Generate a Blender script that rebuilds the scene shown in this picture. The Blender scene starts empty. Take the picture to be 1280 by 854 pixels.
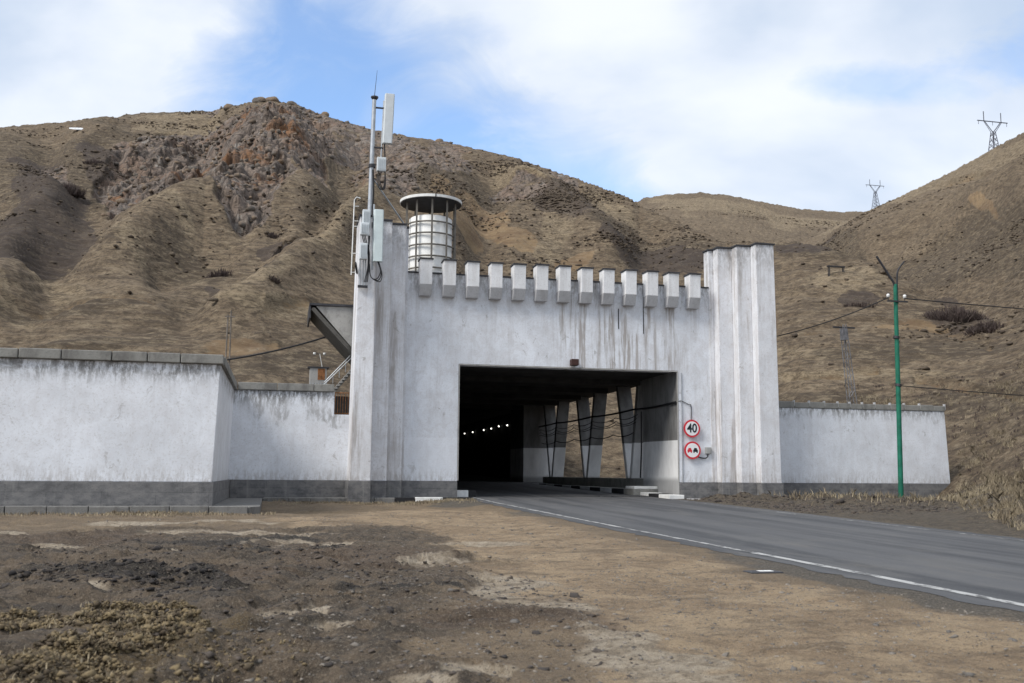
import bpy, bmesh, math, random
import numpy as np
from mathutils import Vector, Matrix
from math import sin, cos, pi, radians, atan2, hypot
random.seed(7); rng = np.random.default_rng(11)
scene = bpy.context.scene
COL = scene.collection

# ------------------------------------------------------------------ camera
FPX, YAW, PITCH, ROLL = 1238.0, radians(13.13), radians(7.6), radians(0.43)
CAM = np.array([-6.465, -36.5, 0.89])
Fv = np.array([sin(YAW)*cos(PITCH), cos(YAW)*cos(PITCH), sin(PITCH)])
Rv = np.array([cos(YAW), -sin(YAW), 0.0]); Uv = np.cross(Rv, Fv)
def bearing(px, py):
    """survey reading of a point of the photograph: bearing angle and tan(elevation)"""
    X, Y = px-640, py-427
    a = X*cos(ROLL)+Y*sin(ROLL); b = -X*sin(ROLL)+Y*cos(ROLL)
    r = Fv+Rv*a/FPX-Uv*b/FPX
    return atan2(r[0], r[1]), r[2]/hypot(r[0], r[1])
cd = bpy.data.cameras.new('camera'); cam = bpy.data.objects.new('camera', cd); COL.objects.link(cam)
cd.sensor_width = 36; cd.lens = FPX/1280*36; cd.clip_end = 6000; cd.clip_start = .05
ur = Rv*cos(ROLL)+Uv*sin(ROLL); uu = Uv*cos(ROLL)-Rv*sin(ROLL)
M = Matrix(((ur[0], uu[0], -Fv[0], CAM[0]), (ur[1], uu[1], -Fv[1], CAM[1]), (ur[2], uu[2], -Fv[2], CAM[2]), (0, 0, 0, 1)))
cam.matrix_world = M
cd.dof.use_dof = True; cd.dof.focus_distance = 36; cd.dof.aperture_fstop = 2.8
scene.camera = cam

# ------------------------------------------------------------------ noise
_T = np.random.default_rng(5).uniform(-1, 1, (64, 64, 64)).astype(np.float32).ravel()
def vnoise(x, y, z=None, s=0):
    x = np.asarray(x, np.float32)+np.float32((s*7.31) % 61); y = np.asarray(y, np.float32)+np.float32((s*3.77) % 53)
    x, y = np.broadcast_arrays(x, y)
    ix, iy = np.floor(x), np.floor(y); fx, fy = x-ix, y-iy; fx = fx*fx*(3-2*fx); fy = fy*fy*(3-2*fy)
    ix = ix.astype(np.int32); iy = iy.astype(np.int32)
    X0, X1 = (ix & 63) << 12, ((ix+1) & 63) << 12; Y0, Y1 = (iy & 63) << 6, ((iy+1) & 63) << 6
    def pl(k):
        a, b, c, d = _T[X0+Y0+k], _T[X1+Y0+k], _T[X0+Y1+k], _T[X1+Y1+k]
        a = a+(b-a)*fx; c = c+(d-c)*fx; return a+(c-a)*fy
    if z is None: return pl((s*5+3) & 63)
    z = np.asarray(z, np.float32)+np.float32((s*1.93) % 59); iz = np.floor(z); fz = z-iz; fz = fz*fz*(3-2*fz); iz = iz.astype(np.int32)
    p = pl(iz & 63); q = pl((iz+1) & 63); return p+(q-p)*fz
def fbm(x, y, z=None, o=4, s=0):
    r, a, f = 0, 1.0, 1.0
    for i in range(o):
        r = r+a*vnoise(x*f, y*f, None if z is None else z*f, s+i*17); a *= .5; f *= 2.03
    return r
def ridged(x, y, z=None, o=4, s=0):
    r, a, f = 0, 1.0, 1.0
    for i in range(o):
        r = r+a*(1-2*np.abs(vnoise(x*f, y*f, None if z is None else z*f, s+i*13))); a *= .5; f *= 2.1
    return r
def sstep(a, b, x):
    t = np.clip((x-a)/(b-a), 0, 1); return t*t*(3-2*t)

# ------------------------------------------------------------------ material helpers
class NT:
    def __init__(s, name):
        s.m = bpy.data.materials.new(name); s.m.use_nodes = True; s.t = s.m.node_tree; s.t.nodes.clear()
        s.out = s.n('ShaderNodeOutputMaterial'); s.b = s.n('ShaderNodeBsdfPrincipled')
        s.t.links.new(s.b.outputs[0], s.out.inputs[0]); s.b.inputs['Specular IOR Level'].default_value = .3
        s.geo = s.n('ShaderNodeNewGeometry')
    def n(s, k): return s.t.nodes.new(k)
    def l(s, a, b): s.t.links.new(a, b)
    def setin(s, sock, v):
        if hasattr(v, 'is_output'): s.l(v, sock)
        elif isinstance(v, (tuple, list)): sock.default_value = (*v, 1) if len(v) == 3 and sock.type == 'RGBA' else v
        else: sock.default_value = v
    def pos(s, scale=(1, 1, 1), off=(0, 0, 0)):
        m = s.n('ShaderNodeMapping'); s.l(s.geo.outputs['Position'], m.inputs[0]); m.inputs['Scale'].default_value = scale; m.inputs['Location'].default_value = off
        return m.outputs[0]
    def noise(s, vec, scale, detail=5, rough=.6, dist=0.0):
        k = s.n('ShaderNodeTexNoise'); s.l(vec, k.inputs['Vector']); k.inputs['Scale'].default_value = scale
        k.inputs['Detail'].default_value = detail; k.inputs['Roughness'].default_value = rough; k.inputs['Distortion'].default_value = dist
        return k.outputs[0]
    def ramp(s, v, a, b, lo=0.0, hi=1.0):
        k = s.n('ShaderNodeMapRange'); k.interpolation_type = 'SMOOTHSTEP'
        for i, x in enumerate((v, a, b, lo, hi)): s.setin(k.inputs[i], x)
        return k.outputs[0]
    def math(s, op, a, b=0.0, c=None):
        k = s.n('ShaderNodeMath'); k.operation = op; s.setin(k.inputs[0], a); s.setin(k.inputs[1], b)
        if c is not None: s.setin(k.inputs[2], c)
        return k.outputs[0]
    def mix(s, f, a, b, mode='MIX'):
        k = s.n('ShaderNodeMix'); k.data_type = 'RGBA'; k.blend_type = mode
        s.setin(k.inputs[0], f); s.setin(k.inputs[6], a); s.setin(k.inputs[7], b); return k.outputs[2]
    def xyz(s):
        k = s.n('ShaderNodeSeparateXYZ'); s.l(s.geo.outputs['Position'], k.inputs[0]); return k.outputs
    def attr(s, name):
        k = s.n('ShaderNodeAttribute'); k.attribute_name = name; q = s.n('ShaderNodeSeparateColor'); s.l(k.outputs['Color'], q.inputs[0]); return q.outputs
    def bump(s, h, strength=.5, dist=.02):
        k = s.n('ShaderNodeBump'); s.l(h, k.inputs['Height']); k.inputs['Strength'].default_value = strength; k.inputs['Distance'].default_value = dist
        s.l(k.outputs[0], s.b.inputs['Normal'])
    def fin(s, col, rough=.85, metal=0.0):
        s.setin(s.b.inputs['Base Color'], col); s.setin(s.b.inputs['Roughness'], rough); s.b.inputs['Metallic'].default_value = metal
        return s.m

def simple(name, col, rough=.8, metal=0.0, var=.25, scale=4.0, bump=.15):
    t = NT(name); n = t.noise(t.pos(), scale, 6, .65)
    c = t.mix(t.ramp(n, .3, .7), tuple(v*(1-var) for v in col), tuple(min(1, v*(1+var)) for v in col))
    n2 = t.noise(t.pos(), scale*12, 4); t.bump(n2, bump, .01)
    return t.fin(c, rough, metal)

def plaster(name, base=(.80, .825, .87), grime=1.0, lower_fresh=True, top=8.3, band=.9, mould=.6, streaks=1.0, warm=0.0, zone=None, patch=False):
    t = NT(name); x, y, z = t.xyz()
    streak = t.noise(t.pos((2.6, 2.6, .14)), 1.3, 8, .72, .35)
    wide = t.noise(t.pos((.55, .55, .22), (7, 3, 1)), 1.1, 5, .6, .5)
    fine = t.noise(t.pos((6, 6, 1.6)), 1.5, 7, .75)
    blot = t.noise(t.pos((1, 1, .9), (5, 1, 2)), .7, 8, .68, .4)
    blot2 = t.noise(t.pos((1, 1, .8), (1, 8, 5)), 2.1, 9, .80, .6)
    spk = t.noise(t.pos(), 17, 5, .75)
    c = t.mix(t.ramp(blot, .35, .68), base, tuple(v*.86 for v in base))
    c = t.mix(t.math('MULTIPLY', t.ramp(blot2, .42, .62), .42*grime), c, (.52+warm, .50+warm*.5, .50))
    s1 = t.math('MULTIPLY', t.ramp(streak, .45, .66), t.ramp(wide, .40, .60, .18, .95))
    s1 = t.math('MULTIPLY', s1, 1.0*grime*streaks)
    if zone: s1 = t.math('MULTIPLY', s1, t.math('MULTIPLY', t.ramp(x, zone[0], zone[0]+2, .35, 1.9), t.ramp(x, zone[1], zone[1]+1.5, 1, .4)))
    if lower_fresh:
        s1 = t.math('MULTIPLY', s1, t.ramp(z, 2.2, 6.0, .15, 1.0))
    c = t.mix(t.math('MINIMUM', s1, .88), c, (.35, .315, .29))
    edgez = t.math('ADD', z, t.math('MULTIPLY', t.math('SUBTRACT', streak, .5), 1.3*band))
    topg = t.math('MULTIPLY', t.ramp(edgez, top-band, top-.1), t.ramp(fine, .40, .53))
    topg = t.math('MULTIPLY', topg, t.ramp(blot2, .36, .56, .15, 1))
    c = t.mix(t.math('MULTIPLY', topg, mould), c, (.13, .125, .115))
    flake = t.ramp(t.noise(t.pos((1, 1, .7), (2, 9, 4)), 2.6, 9, .76, .7), .60, .67)
    c = t.mix(t.math('MULTIPLY', flake, .70*grime), c, (.30, .28, .26))
    c = t.mix(t.math('MULTIPLY', t.ramp(spk, .52, .66), .38), c, (.42, .40, .375))
    if lower_fresh:
        edge = t.math('ADD', z, t.math('MULTIPLY', fine, .12))
        c = t.mix(t.ramp(edge, 2.27, 2.24, 0, .38), c, (.80, .82, .86))
    base_g = t.math('MULTIPLY', t.ramp(z, 1.2, .6, 0, 1), t.ramp(fine, .42, .60))
    c = t.mix(t.math('MULTIPLY', base_g, .5), c, (.34, .31, .28))
    if patch:   # damp mould stain on the short wall
        for cx, cz, rx, rz in ((-7.35, 3.25, .50, .50), (-6.5, 3.05, .40, .55), (-5.0, 3.0, .6, .35), (-4.45, 2.75, .5, .3)):
            a = t.math('DIVIDE', t.math('SUBTRACT', x, cx), rx); d = t.math('DIVIDE', t.math('SUBTRACT', z, cz), rz)
            e = t.math('ADD', t.math('ADD', t.math('MULTIPLY', a, a), t.math('MULTIPLY', d, d)), t.math('MULTIPLY', t.math('SUBTRACT', blot2, .5), 5.0))
            c = t.mix(t.math('MULTIPLY', t.math('MULTIPLY', t.ramp(e, 1.1, .1), t.ramp(fine, .38, .56)), .55), c, (.22, .21, .20))
    t.bump(t.math('ADD', spk, t.math('MULTIPLY', blot2, 2.0)), .25, .02)
    return t.fin(c, .9)

def concrete(name, base=(.26, .255, .235), dark=(.1, .095, .09), sc=1.0, amount=.7):
    t = NT(name)
    a = t.noise(t.pos((1, 1, .5)), 1.8*sc, 7, .7, .3); b = t.noise(t.pos(), 16*sc, 5, .7)
    c = t.mix(t.math('MULTIPLY', t.ramp(a, .42, .7), amount), base, dark)
    c = t.mix(t.math('MULTIPLY', t.ramp(b, .5, .7), .4), c, tuple(v*.45 for v in base))
    t.bump(t.math('ADD', b, a), .5, .03); return t.fin(c, .92)

def plinth_mat():
    t = NT('plinth_stone'); x, y, z = t.xyz()
    br = t.n('ShaderNodeTexBrick'); cb = t.n('ShaderNodeCombineXYZ'); t.l(t.math('ADD', x, t.math('MULTIPLY', y, .7)), cb.inputs[0]); t.l(z, cb.inputs[1]); t.l(cb.outputs[0], br.inputs[0])
    br.inputs['Scale'].default_value = 1.0; br.inputs['Mortar Size'].default_value = .008; br.inputs['Brick Width'].default_value = 1.35; br.inputs['Row Height'].default_value = .33
    br.inputs['Color1'].default_value = (.165, .163, .163, 1); br.inputs['Color2'].default_value = (.138, .137, .14, 1); br.inputs['Mortar'].default_value = (.105, .105, .105, 1)
    n = t.noise(t.pos((1, 1, 1.5)), 3, 7, .7); m = t.noise(t.pos(), 22, 4, .7)
    c = t.mix(t.math('MULTIPLY', t.ramp(n, .46, .60), .6), br.outputs[0], (.23, .222, .215))
    c = t.mix(t.math('MULTIPLY', t.ramp(n, .46, .36), .5), c, (.075, .074, .075))
    c = t.mix(t.math('MULTIPLY', t.ramp(m, .55, .7), .5), c, (.06, .06, .06))
    drip = t.math('MULTIPLY', t.ramp(t.noise(t.pos((3, 3, .2)), 1.5, 5), .58, .70), .35)
    c = t.mix(drip, c, (.33, .32, .3))
    t.bump(t.math('ADD', m, n), .5, .02); return t.fin(c, .9)

MAT = {}
MAT['plaster'] = plaster('whitewashed_plaster', zone=(3.2, 8.2))
MAT['plaster_tower'] = plaster('whitewashed_plaster_streaked', (.78, .79, .82), 1.0, False, 10.1, 1.6, .5, 1.0, .02)
MAT['plaster_wall'] = plaster('whitewashed_wall', (.80, .825, .87), .65, False, 3.82, .75, .85, .22, patch=True)
MAT['plaster_merlon'] = plaster('whitewashed_merlon', (.82, .825, .835), .4, False, 20)
MAT['concrete'] = concrete('weathered_concrete')
MAT['concrete_light'] = concrete('pale_concrete', (.40, .39, .37), (.17, .165, .155), 1.0, .8)
MAT['concrete_raw'] = concrete('bare_concrete', (.52, .52, .53), (.32, .31, .30), 1.0, .5)
MAT['concrete_dark'] = concrete('dark_stained_concrete', (.11, .105, .095), (.05, .047, .043), 1.5, .7)  # concrete darkened to carry the shade under the wing
MAT['plinth'] = plinth_mat()
MAT['kerb'] = concrete('kerb_concrete', (.20, .195, .185), (.09, .085, .08), 2, .7)
MAT['dark_cap'] = simple('dark_flashing', (.045, .045, .05), .6)
MAT['soot'] = simple('sooty_concrete', (.022, .022, .024), .95, var=.4)  # near-black concrete for the deep bore
MAT['soot_ceiling'] = simple('soot_blackened_ceiling', (.035, .034, .033), .95, var=.4, scale=1.2)  # near-black for gallery roof, beams, left wall and railing panel
MAT['black'] = simple('black_paint', (.018, .018, .02), .7)
MAT['white_paint'] = simple('white_paint', (.72, .72, .70), .7, var=.12)
MAT['galv'] = simple('galvanised_steel', (.42, .44, .46), .45, .6, .15)
MAT['antenna_grey'] = simple('antenna_plastic_grey', (.60, .64, .66), .5, var=.06)
MAT['antenna_pale'] = simple('antenna_plastic_pale', (.62, .70, .70), .5, var=.06)
MAT['cable'] = simple('black_cable', (.015, .015, .017), .6)
MAT['drum'] = simple('white_drum', (.78, .78, .76), .6, var=.06, scale=1.5)
MAT['hoop'] = simple('weathered_steel', (.17, .155, .135), .7, .2)
MAT['green'] = simple('green_pole_paint', (.012, .135, .085), .55, var=.25, scale=3)
MAT['dark_steel'] = simple('dark_steel', (.05, .05, .055), .6, .3)
MAT['lattice'] = simple('lattice_concrete', (.17, .17, .18), .8, var=.6, scale=2)
MAT['pylon'] = simple('pylon_steel', (.10, .10, .125), .6, .3)
MAT['rust'] = simple('rust', (.27, .12, .05), .9, var=.5, scale=7)
MAT['sign_red'] = simple('sign_red', (.60, .035, .05), .45, var=.08)
MAT['sign_white'] = simple('sign_white', (.82, .82, .82), .5, var=.04)
MAT['sign_black'] = simple('sign_black', (.012, .02, .025), .5)
MAT['brown'] = simple('brown_lamp_housing', (.05, .022, .018), .6)
MAT['insul'] = simple('porcelain', (.8, .8, .78), .25, var=.05)
MAT['wood'] = simple('grey_wood', (.16, .14, .12), .9, var=.3)
MAT['box_grey'] = simple('grey_junction_box', (.33, .33, .32), .6)
def emit(name, col, st):
    t = NT(name); t.b.inputs['Emission Color'].default_value = (*col, 1); t.b.inputs['Emission Strength'].default_value = st; return t.fin((.8, .8, .8), .4)
MAT['lamp_lit'] = emit('lit_lamp_glass', (1, .95, .85), 2.2)

# two-tone gallery wall: lime wash below, grey above
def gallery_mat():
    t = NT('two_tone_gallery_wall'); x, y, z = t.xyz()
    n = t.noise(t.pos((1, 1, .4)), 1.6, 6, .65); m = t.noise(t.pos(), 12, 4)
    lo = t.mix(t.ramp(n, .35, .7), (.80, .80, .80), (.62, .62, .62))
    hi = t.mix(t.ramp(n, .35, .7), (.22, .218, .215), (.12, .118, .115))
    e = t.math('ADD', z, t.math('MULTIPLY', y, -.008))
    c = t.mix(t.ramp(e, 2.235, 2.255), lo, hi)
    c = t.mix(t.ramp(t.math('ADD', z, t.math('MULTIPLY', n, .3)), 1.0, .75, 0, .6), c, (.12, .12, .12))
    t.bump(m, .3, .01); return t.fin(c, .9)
MAT['gallery'] = gallery_mat()

# ------------------------------------------------------------------ mesh helpers
class MB:
    def __init__(s): s.v = []; s.f = []; s.sm = []
    def add(s, vs, fs, smooth=False):
        o = len(s.v); s.v += [tuple(v) for v in vs]; s.f += [tuple(o+i for i in f) for f in fs]; s.sm += [smooth]*len(fs); return s
    def box(s, a, b):
        (x0, y0, z0), (x1, y1, z1) = a, b
        return s.add([(x0, y0, z0), (x1, y0, z0), (x1, y1, z0), (x0, y1, z0), (x0, y0, z1), (x1, y0, z1), (x1, y1, z1), (x0, y1, z1)],
                     [(0, 3, 2, 1), (4, 5, 6, 7), (0, 1, 5, 4), (1, 2, 6, 5), (2, 3, 7, 6), (3, 0, 4, 7)])
    def prism(s, poly, y0, y1):
        """poly: (x,z) points counter-clockwise seen from -y"""
        n = len(poly); v = [(x, y0, z) for x, z in poly]+[(x, y1, z) for x, z in poly]
        f = [tuple(range(n)), tuple(range(2*n-1, n-1, -1))]+[(i, i+n, (i+1) % n+n, (i+1) % n) for i in range(n)]
        return s.add(v, f)
    def hull(s, lo, hi):
        """lo, hi: matching rings of points (bottom, top)"""
        n = len(lo); f = [tuple(range(n-1, -1, -1)), tuple(range(n, 2*n))]+[(i, (i+1) % n, (i+1) % n+n, i+n) for i in range(n)]
        return s.add(list(lo)+list(hi), f)
    def tube(s, pts, r, n=8, cap=True):
        pts = [Vector(p) for p in pts]; rs = r if isinstance(r, (list, tuple)) else [r]*len(pts)
        rings = []; up = Vector((0, 0, 1))
        prev = None
        for i, p in enumerate(pts):
            t = (pts[min(i+1, len(pts)-1)]-pts[max(i-1, 0)]).normalized()
            if prev is None:
                a = t.cross(up if abs(t.z) < .95 else Vector((1, 0, 0))).normalized()
            else: a = (prev-t*prev.dot(t)).normalized()
            prev = a; b = t.cross(a)
            rings.append([p+(a*cos(2*pi*k/n)+b*sin(2*pi*k/n))*rs[i] for k in range(n)])
        v = [q for rg in rings for q in rg]; f = []
        for i in range(len(pts)-1):
            for k in range(n): f.append((i*n+k, i*n+(k+1) % n, (i+1)*n+(k+1) % n, (i+1)*n+k))
        s.add(v, f, True)
        if cap:
            s.add(rings[0], [tuple(range(n-1, -1, -1))]); s.add(rings[-1], [tuple(range(n))])
        return s
    def lathe(s, c, prof, n=32, smooth=True, tilt=None):
        v = []; f = []
        for r, z in prof:
            for k in range(n):
                p = Vector((r*cos(2*pi*k/n), r*sin(2*pi*k/n), z))
                if tilt: p = Matrix.Rotation(tilt[0], 3, tilt[1]) @ p
                v.append((c[0]+p.x, c[1]+p.y, c[2]+p.z))
        for i in range(len(prof)-1):
            for k in range(n): f.append((i*n+k, i*n+(k+1) % n, (i+1)*n+(k+1) % n, (i+1)*n+k))
        return s.add(v, f, smooth)
    def build(s, name, mat, parent=None, bevel=0.0):
        me = bpy.data.meshes.new(name); me.from_pydata(s.v, [], s.f); me.update()
        me.polygons.foreach_set('use_smooth', s.sm)
        me.materials.append(MAT[mat] if isinstance(mat, str) else mat)
        o = bpy.data.objects.new(name, me); COL.objects.link(o)
        if parent:
            o.parent = parent
            off = parent['_o'] if '_o' in parent else (0, 0, 0)
            if any(off): me.transform(Matrix.Translation(-Vector(off)))
        if bevel:
            bm = o.modifiers.new('bevel', 'BEVEL'); bm.width = bevel; bm.segments = 2; bm.limit_method = 'ANGLE'
        return o
def tag(o, label=None, cat=None, group=None, kind=None):
    if label: o['label'] = label
    if cat: o['category'] = cat
    if group: o['group'] = group
    if kind: o['kind'] = kind
    return o
def thing(name, loc, label, cat, group=None):
    o = bpy.data.objects.new(name, None); COL.objects.link(o); o.location = loc; o['_o'] = tuple(loc); o.empty_display_size = .3
    return tag(o, label, cat, group)
def copy_tree(o, parent=None):
    c = o.copy(); COL.objects.link(c); c.parent = parent
    for ch in list(o.children): copy_tree(ch, c)
    return c

# ------------------------------------------------------------------ PORTAL
portal = thing('tunnel_portal', (4.4, 0, 0), 'whitewashed fortress-like road tunnel portal with battlements and stepped pilasters', 'tunnel portal')
TOP, ZR = 8.36, 10.05
OX0, OX1, OZ = 0.0, 8.8, 4.97
def facade():
    b = MB()
    pts = [(-2.3, .6), (OX0, .6), (OX0, OZ), (OX1, OZ), (OX1, .6), (10.7, .6), (10.7, TOP), (-2.3, TOP)]
    b.prism(pts, 0.0, .9); return b
facade().build('facade_wall', 'plaster', portal, .015)
g = MB().box((-1.98, -.04, TOP), (10.168, .95, TOP+.05)); g.build('parapet_flashing', 'dark_cap', portal)
# opening edge trims (chipped arris)
MB().box((OX0-.0, -.012, .62), (OX0+.045, .02, OZ-.05)).build('opening_trim', 'concrete_light', portal)
MB().box((OX0, -.012, OZ-.045), (OX1, .02, OZ-.002)).build('opening_trim', 'concrete_light', portal)
MB().box((OX1-.045, -.012, .62), (OX1, .02, OZ-.05)).build('opening_trim', 'concrete_light', portal)
def pilaster(x0, x1, y0, z1, batter=0.0, side=0):
    b = MB(); xa, xb = x0, x1
    ta, tb = xa, xb
    if side < 0: ta += batter
    if side > 0: tb -= batter
    bw = .07
    b.hull([(xa, y0, .6), (xb, y0, .6), (xb, .42, .6), (xa, .42, .6)], [(ta, y0+bw*0, z1), (tb, y0+bw*0, z1), (tb, .42, z1), (ta, .42, z1)])
    b.build('pilaster', 'plaster_tower', portal, .02)
    MB().box((ta-.04, y0-.05, z1+.002), (tb+(.0 if side <= 0 else .04), 0.46, z1+.06)).build('pilaster_cap', 'dark_cap', portal)
    return
L = [(-2.12, -1.98, -.02), (-2.7, -2.123, -.45), (-3.3, -2.703, -.9), (-4.03, -3.303, -1.35)]
for i, (a, c, y) in enumerate(L): pilaster(a, c, y, ZR+.003*i, .12 if i == 3 else 0, -1 if i == 3 else 0)
Rr = [(10.17, 10.38, -.02), (10.383, 10.99, -.45), (10.993, 11.6, -.9), (11.603, 12.45, -1.35)]
for i, (a, c, y) in enumerate(Rr): pilaster(a, c, y, ZR-.14+.02*i, .07 if i == 3 else 0, 1 if i == 3 else 0)
# plinth blocks: one per pilaster and one per pier of the opening
for a, c, y in L[1:]+Rr[1:]:
    MB().box((a-(.05 if a < -3.9 else .0), y-.05, -.35), (c+(.05 if c > 12 else 0), .45, .6)).build('plinth', 'plinth', portal, .01)
MB().box((-2.119, -.05, -.35), (OX0+.0, .9, .597)).build('plinth', 'plinth', portal, .01)
MB().box((OX1, -.05, -.35), (10.38, .9, .597)).build('plinth', 'plinth', portal, .01)
# merlons: shaft leaning out over the wall, bare concrete foot, sheet cap
for i in range(13):
    x = -1.58+.895*i+random.uniform(-.012, .012); w = .46+random.uniform(-.01, .012); z1 = 8.80+random.uniform(-.02, .015)
    MB().hull([(x, -.46, 7.86), (x+w, -.46, 7.86), (x+w, .06, 7.86), (x, .06, 7.86)], [(x, -.5, z1), (x+w, -.5, z1), (x+w, .06, z1), (x, .06, z1)]).build('merlon', 'plaster_merlon', portal, .012)
    m = portal.children[-1]
    s = MB().hull([(x, -.30, 7.46), (x+w, -.30, 7.46), (x+w, -.002, 7.46), (x, -.002, 7.46)], [(x, -.46, 7.858), (x+w, -.46, 7.858), (x+w, -.002, 7.858), (x, -.002, 7.858)])
    s.build('merlon_foot', 'concrete_raw', portal, .01)
    MB().box((x-.03, -.54, z1+.002), (x+w+.03, .1, z1+.05)).build('merlon_cap', 'dark_cap', portal)
# drainage slits / cracks below two merlons and the stained strip above the lamp
MB().box((6.32, -.02, 6.55), (6.35, .01, 7.35)).build('wall_crack', 'black', portal)
MB().box((7.36, -.02, 6.4), (7.385, .01, 8.33)).build('wall_crack', 'black', portal)

# gallery behind the portal ------------------------------------------------
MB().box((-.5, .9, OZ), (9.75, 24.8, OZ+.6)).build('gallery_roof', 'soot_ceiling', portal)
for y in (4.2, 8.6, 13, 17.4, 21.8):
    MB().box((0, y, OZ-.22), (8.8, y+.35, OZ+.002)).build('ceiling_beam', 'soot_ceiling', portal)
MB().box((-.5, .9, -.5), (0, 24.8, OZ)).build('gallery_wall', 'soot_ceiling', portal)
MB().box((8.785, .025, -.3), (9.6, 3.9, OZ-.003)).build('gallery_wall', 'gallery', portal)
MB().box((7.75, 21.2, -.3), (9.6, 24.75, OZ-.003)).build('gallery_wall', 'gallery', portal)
MB().box((8.78, 3.9, -.3), (9.7, 20.6, .72)).build('gallery_sill', 'concrete', portal)
def vleg(yb, yt):
    w = .3
    v = [(8.85, yb, .72), (9.5, yb, .72), (9.5, yb+w, .72), (8.85, yb+w, .72)]
    t = [(8.85, yt, OZ), (9.5, yt, OZ), (9.5, yt+w, OZ), (8.85, yt+w, OZ)]
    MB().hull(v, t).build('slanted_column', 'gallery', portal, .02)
for c in (5.6, 12.1, 18.75):
    vleg(c-.05, c-1.05 if c < 6 else c-1.35); vleg(c+.4, c+1.75)
# raised kerb walk in the gallery and deep tunnel tube
MB().box((7.7, 2.2, -.3), (8.778, 60, .30)).build('gallery_walkway', 'concrete', portal)
tub = MB()
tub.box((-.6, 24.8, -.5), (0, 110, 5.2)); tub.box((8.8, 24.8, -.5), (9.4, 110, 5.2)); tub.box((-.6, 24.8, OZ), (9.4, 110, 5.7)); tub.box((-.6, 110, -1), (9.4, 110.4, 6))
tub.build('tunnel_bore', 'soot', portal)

# tunnel lamps on the right wall
lamp0 = None
for i, (y, z) in enumerate([(26.7, 4.1), (29.4, 4.15), (32.1, 4.2), (34.65, 4.15), (37.4, 4.15), (41.8, 4.16), (45.4, 4.19), (50, 4.2), (55, 4.2)]):
    if i == 0:
        lamp0 = thing('tunnel_lamp', (8.62, y, z), '', 'lamp', 'row of lit lamps in the dark tunnel')
        MB().box((8.62, y-.12, z+.09), (8.8, y+.12, z+.16)).build('lamp_bracket', 'dark_steel', lamp0)
        MB().lathe((8.62, y, z), [(.0, -.045), (.03, -.045), (.045, -.02), (.045, .02), (.03, .045), (0, .045)], 12).build('lamp_glass', 'lamp_lit', lamp0)
        o = lamp0
    else:
        o = copy_tree(lamp0); o.location = (8.62, y, z)
    o['label'] = 'one of a receding row of small lit lamps in the dark tunnel'

# cables strung across the slanted columns
def cable(name, pts, r, label, mat='cable', cat='cable', group=None, n=6):
    o = MB().tube(pts, r, n).build(name, mat); return tag(o, label, cat, group)
def sag(a, b, d, n=14):
    a, b = Vector(a), Vector(b); return [a.lerp(b, t/n)-Vector((0, 0, 4*d*(t/n)*(1-t/n))) for t in range(n+1)]
def chain(x, ys, z0, d):
    p = []
    for a, b in zip(ys[:-1], ys[1:]): p += sag((x, a, z0), (x, b, z0), d, 8)[:-1]
    return p+[Vector((x, ys[-1], z0))]
cable('tunnel_cable', chain(8.72, [.1, 4.9, 11, 17.5, 25], 3.74, .05), .045, 'thick black cable running across the slanted gallery columns')
for k, (z, d) in enumerate([(3.5, .14), (3.34, .2), (3.18, .12)]):
    cable('tunnel_cable', chain(8.74, [4.4+k*.1, 7.3, 10.8, 14.1, 17.5, 20.9, 25], z, d), .016,
          ['topmost of the thin sagging wires below the thick gallery cable', 'middle one of the thin sagging wires on the gallery columns', 'lowest of the close thin sagging wires on the gallery columns'][k], group='thin wires on the gallery columns')
cable('tunnel_cable', chain(8.74, [5.0, 7.7, 11, 14, 17.5, 20.7], 2.72, .12), .022, 'lone lower cable sagging between the slanted columns')
cable('hanging_pipe', [(8.74, 3.95, 3.6), (8.74, 4.0, 1.9), (8.72, 4.1, .75)], .03, 'dark pipe hanging down the gallery wall beside the first column', cat='pipe')

# ------------------------------------------------------------------ ventilation shaft
vx, vy = -.58, 4.0
vent = thing('ventilation_shaft', (vx, vy, 5.5), 'round white ventilation shaft with steel cage and dark disc roof behind the battlements', 'vent shaft')
vr = MB().lathe((vx, vy, 0), [(0, 5.55), (.9, 5.55), (.9, 11.45), (.84, 11.5), (.8, 11.45), (.8, 10.9), (0, 10.9)], 40); vr.build('shaft_drum', 'drum', vent)
for k in range(10):
    a = 2*pi*(k+.35)/10; x, y = vx+1.06*cos(a), vy+1.06*sin(a)
    MB().box((x-.035, y-.035, 5.58), (x+.035, y+.035, 12.13)).build('cage_post', 'hoop', vent)
for z in (9.25, 9.74, 10.22, 10.71, 11.19):
    b = MB(); b.lathe((vx, vy, z), [(.98, -.03), (1.02, -.03), (1.02, .03), (.98, .03), (.98, -.03)], 40); b.build('cage_hoop', 'hoop', vent)
b = MB(); b.lathe((vx, vy, 12.12), [(0, .0), (1.28, .0), (1.285, .02)], 48, False); b.build('roof_soffit', 'dark_cap', vent)
b = MB(); b.lathe((vx, vy, 12.12), [(1.285, .02), (1.31, .03), (1.31, .14), (0, .26)], 48, False); b.build('disc_roof', 'white_paint', vent)
MB().box((vx-.02, vy-1.325, 12.1), (vx+.02, vy-1.27, 12.27)).build('roof_seam', 'black', vent)

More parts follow.
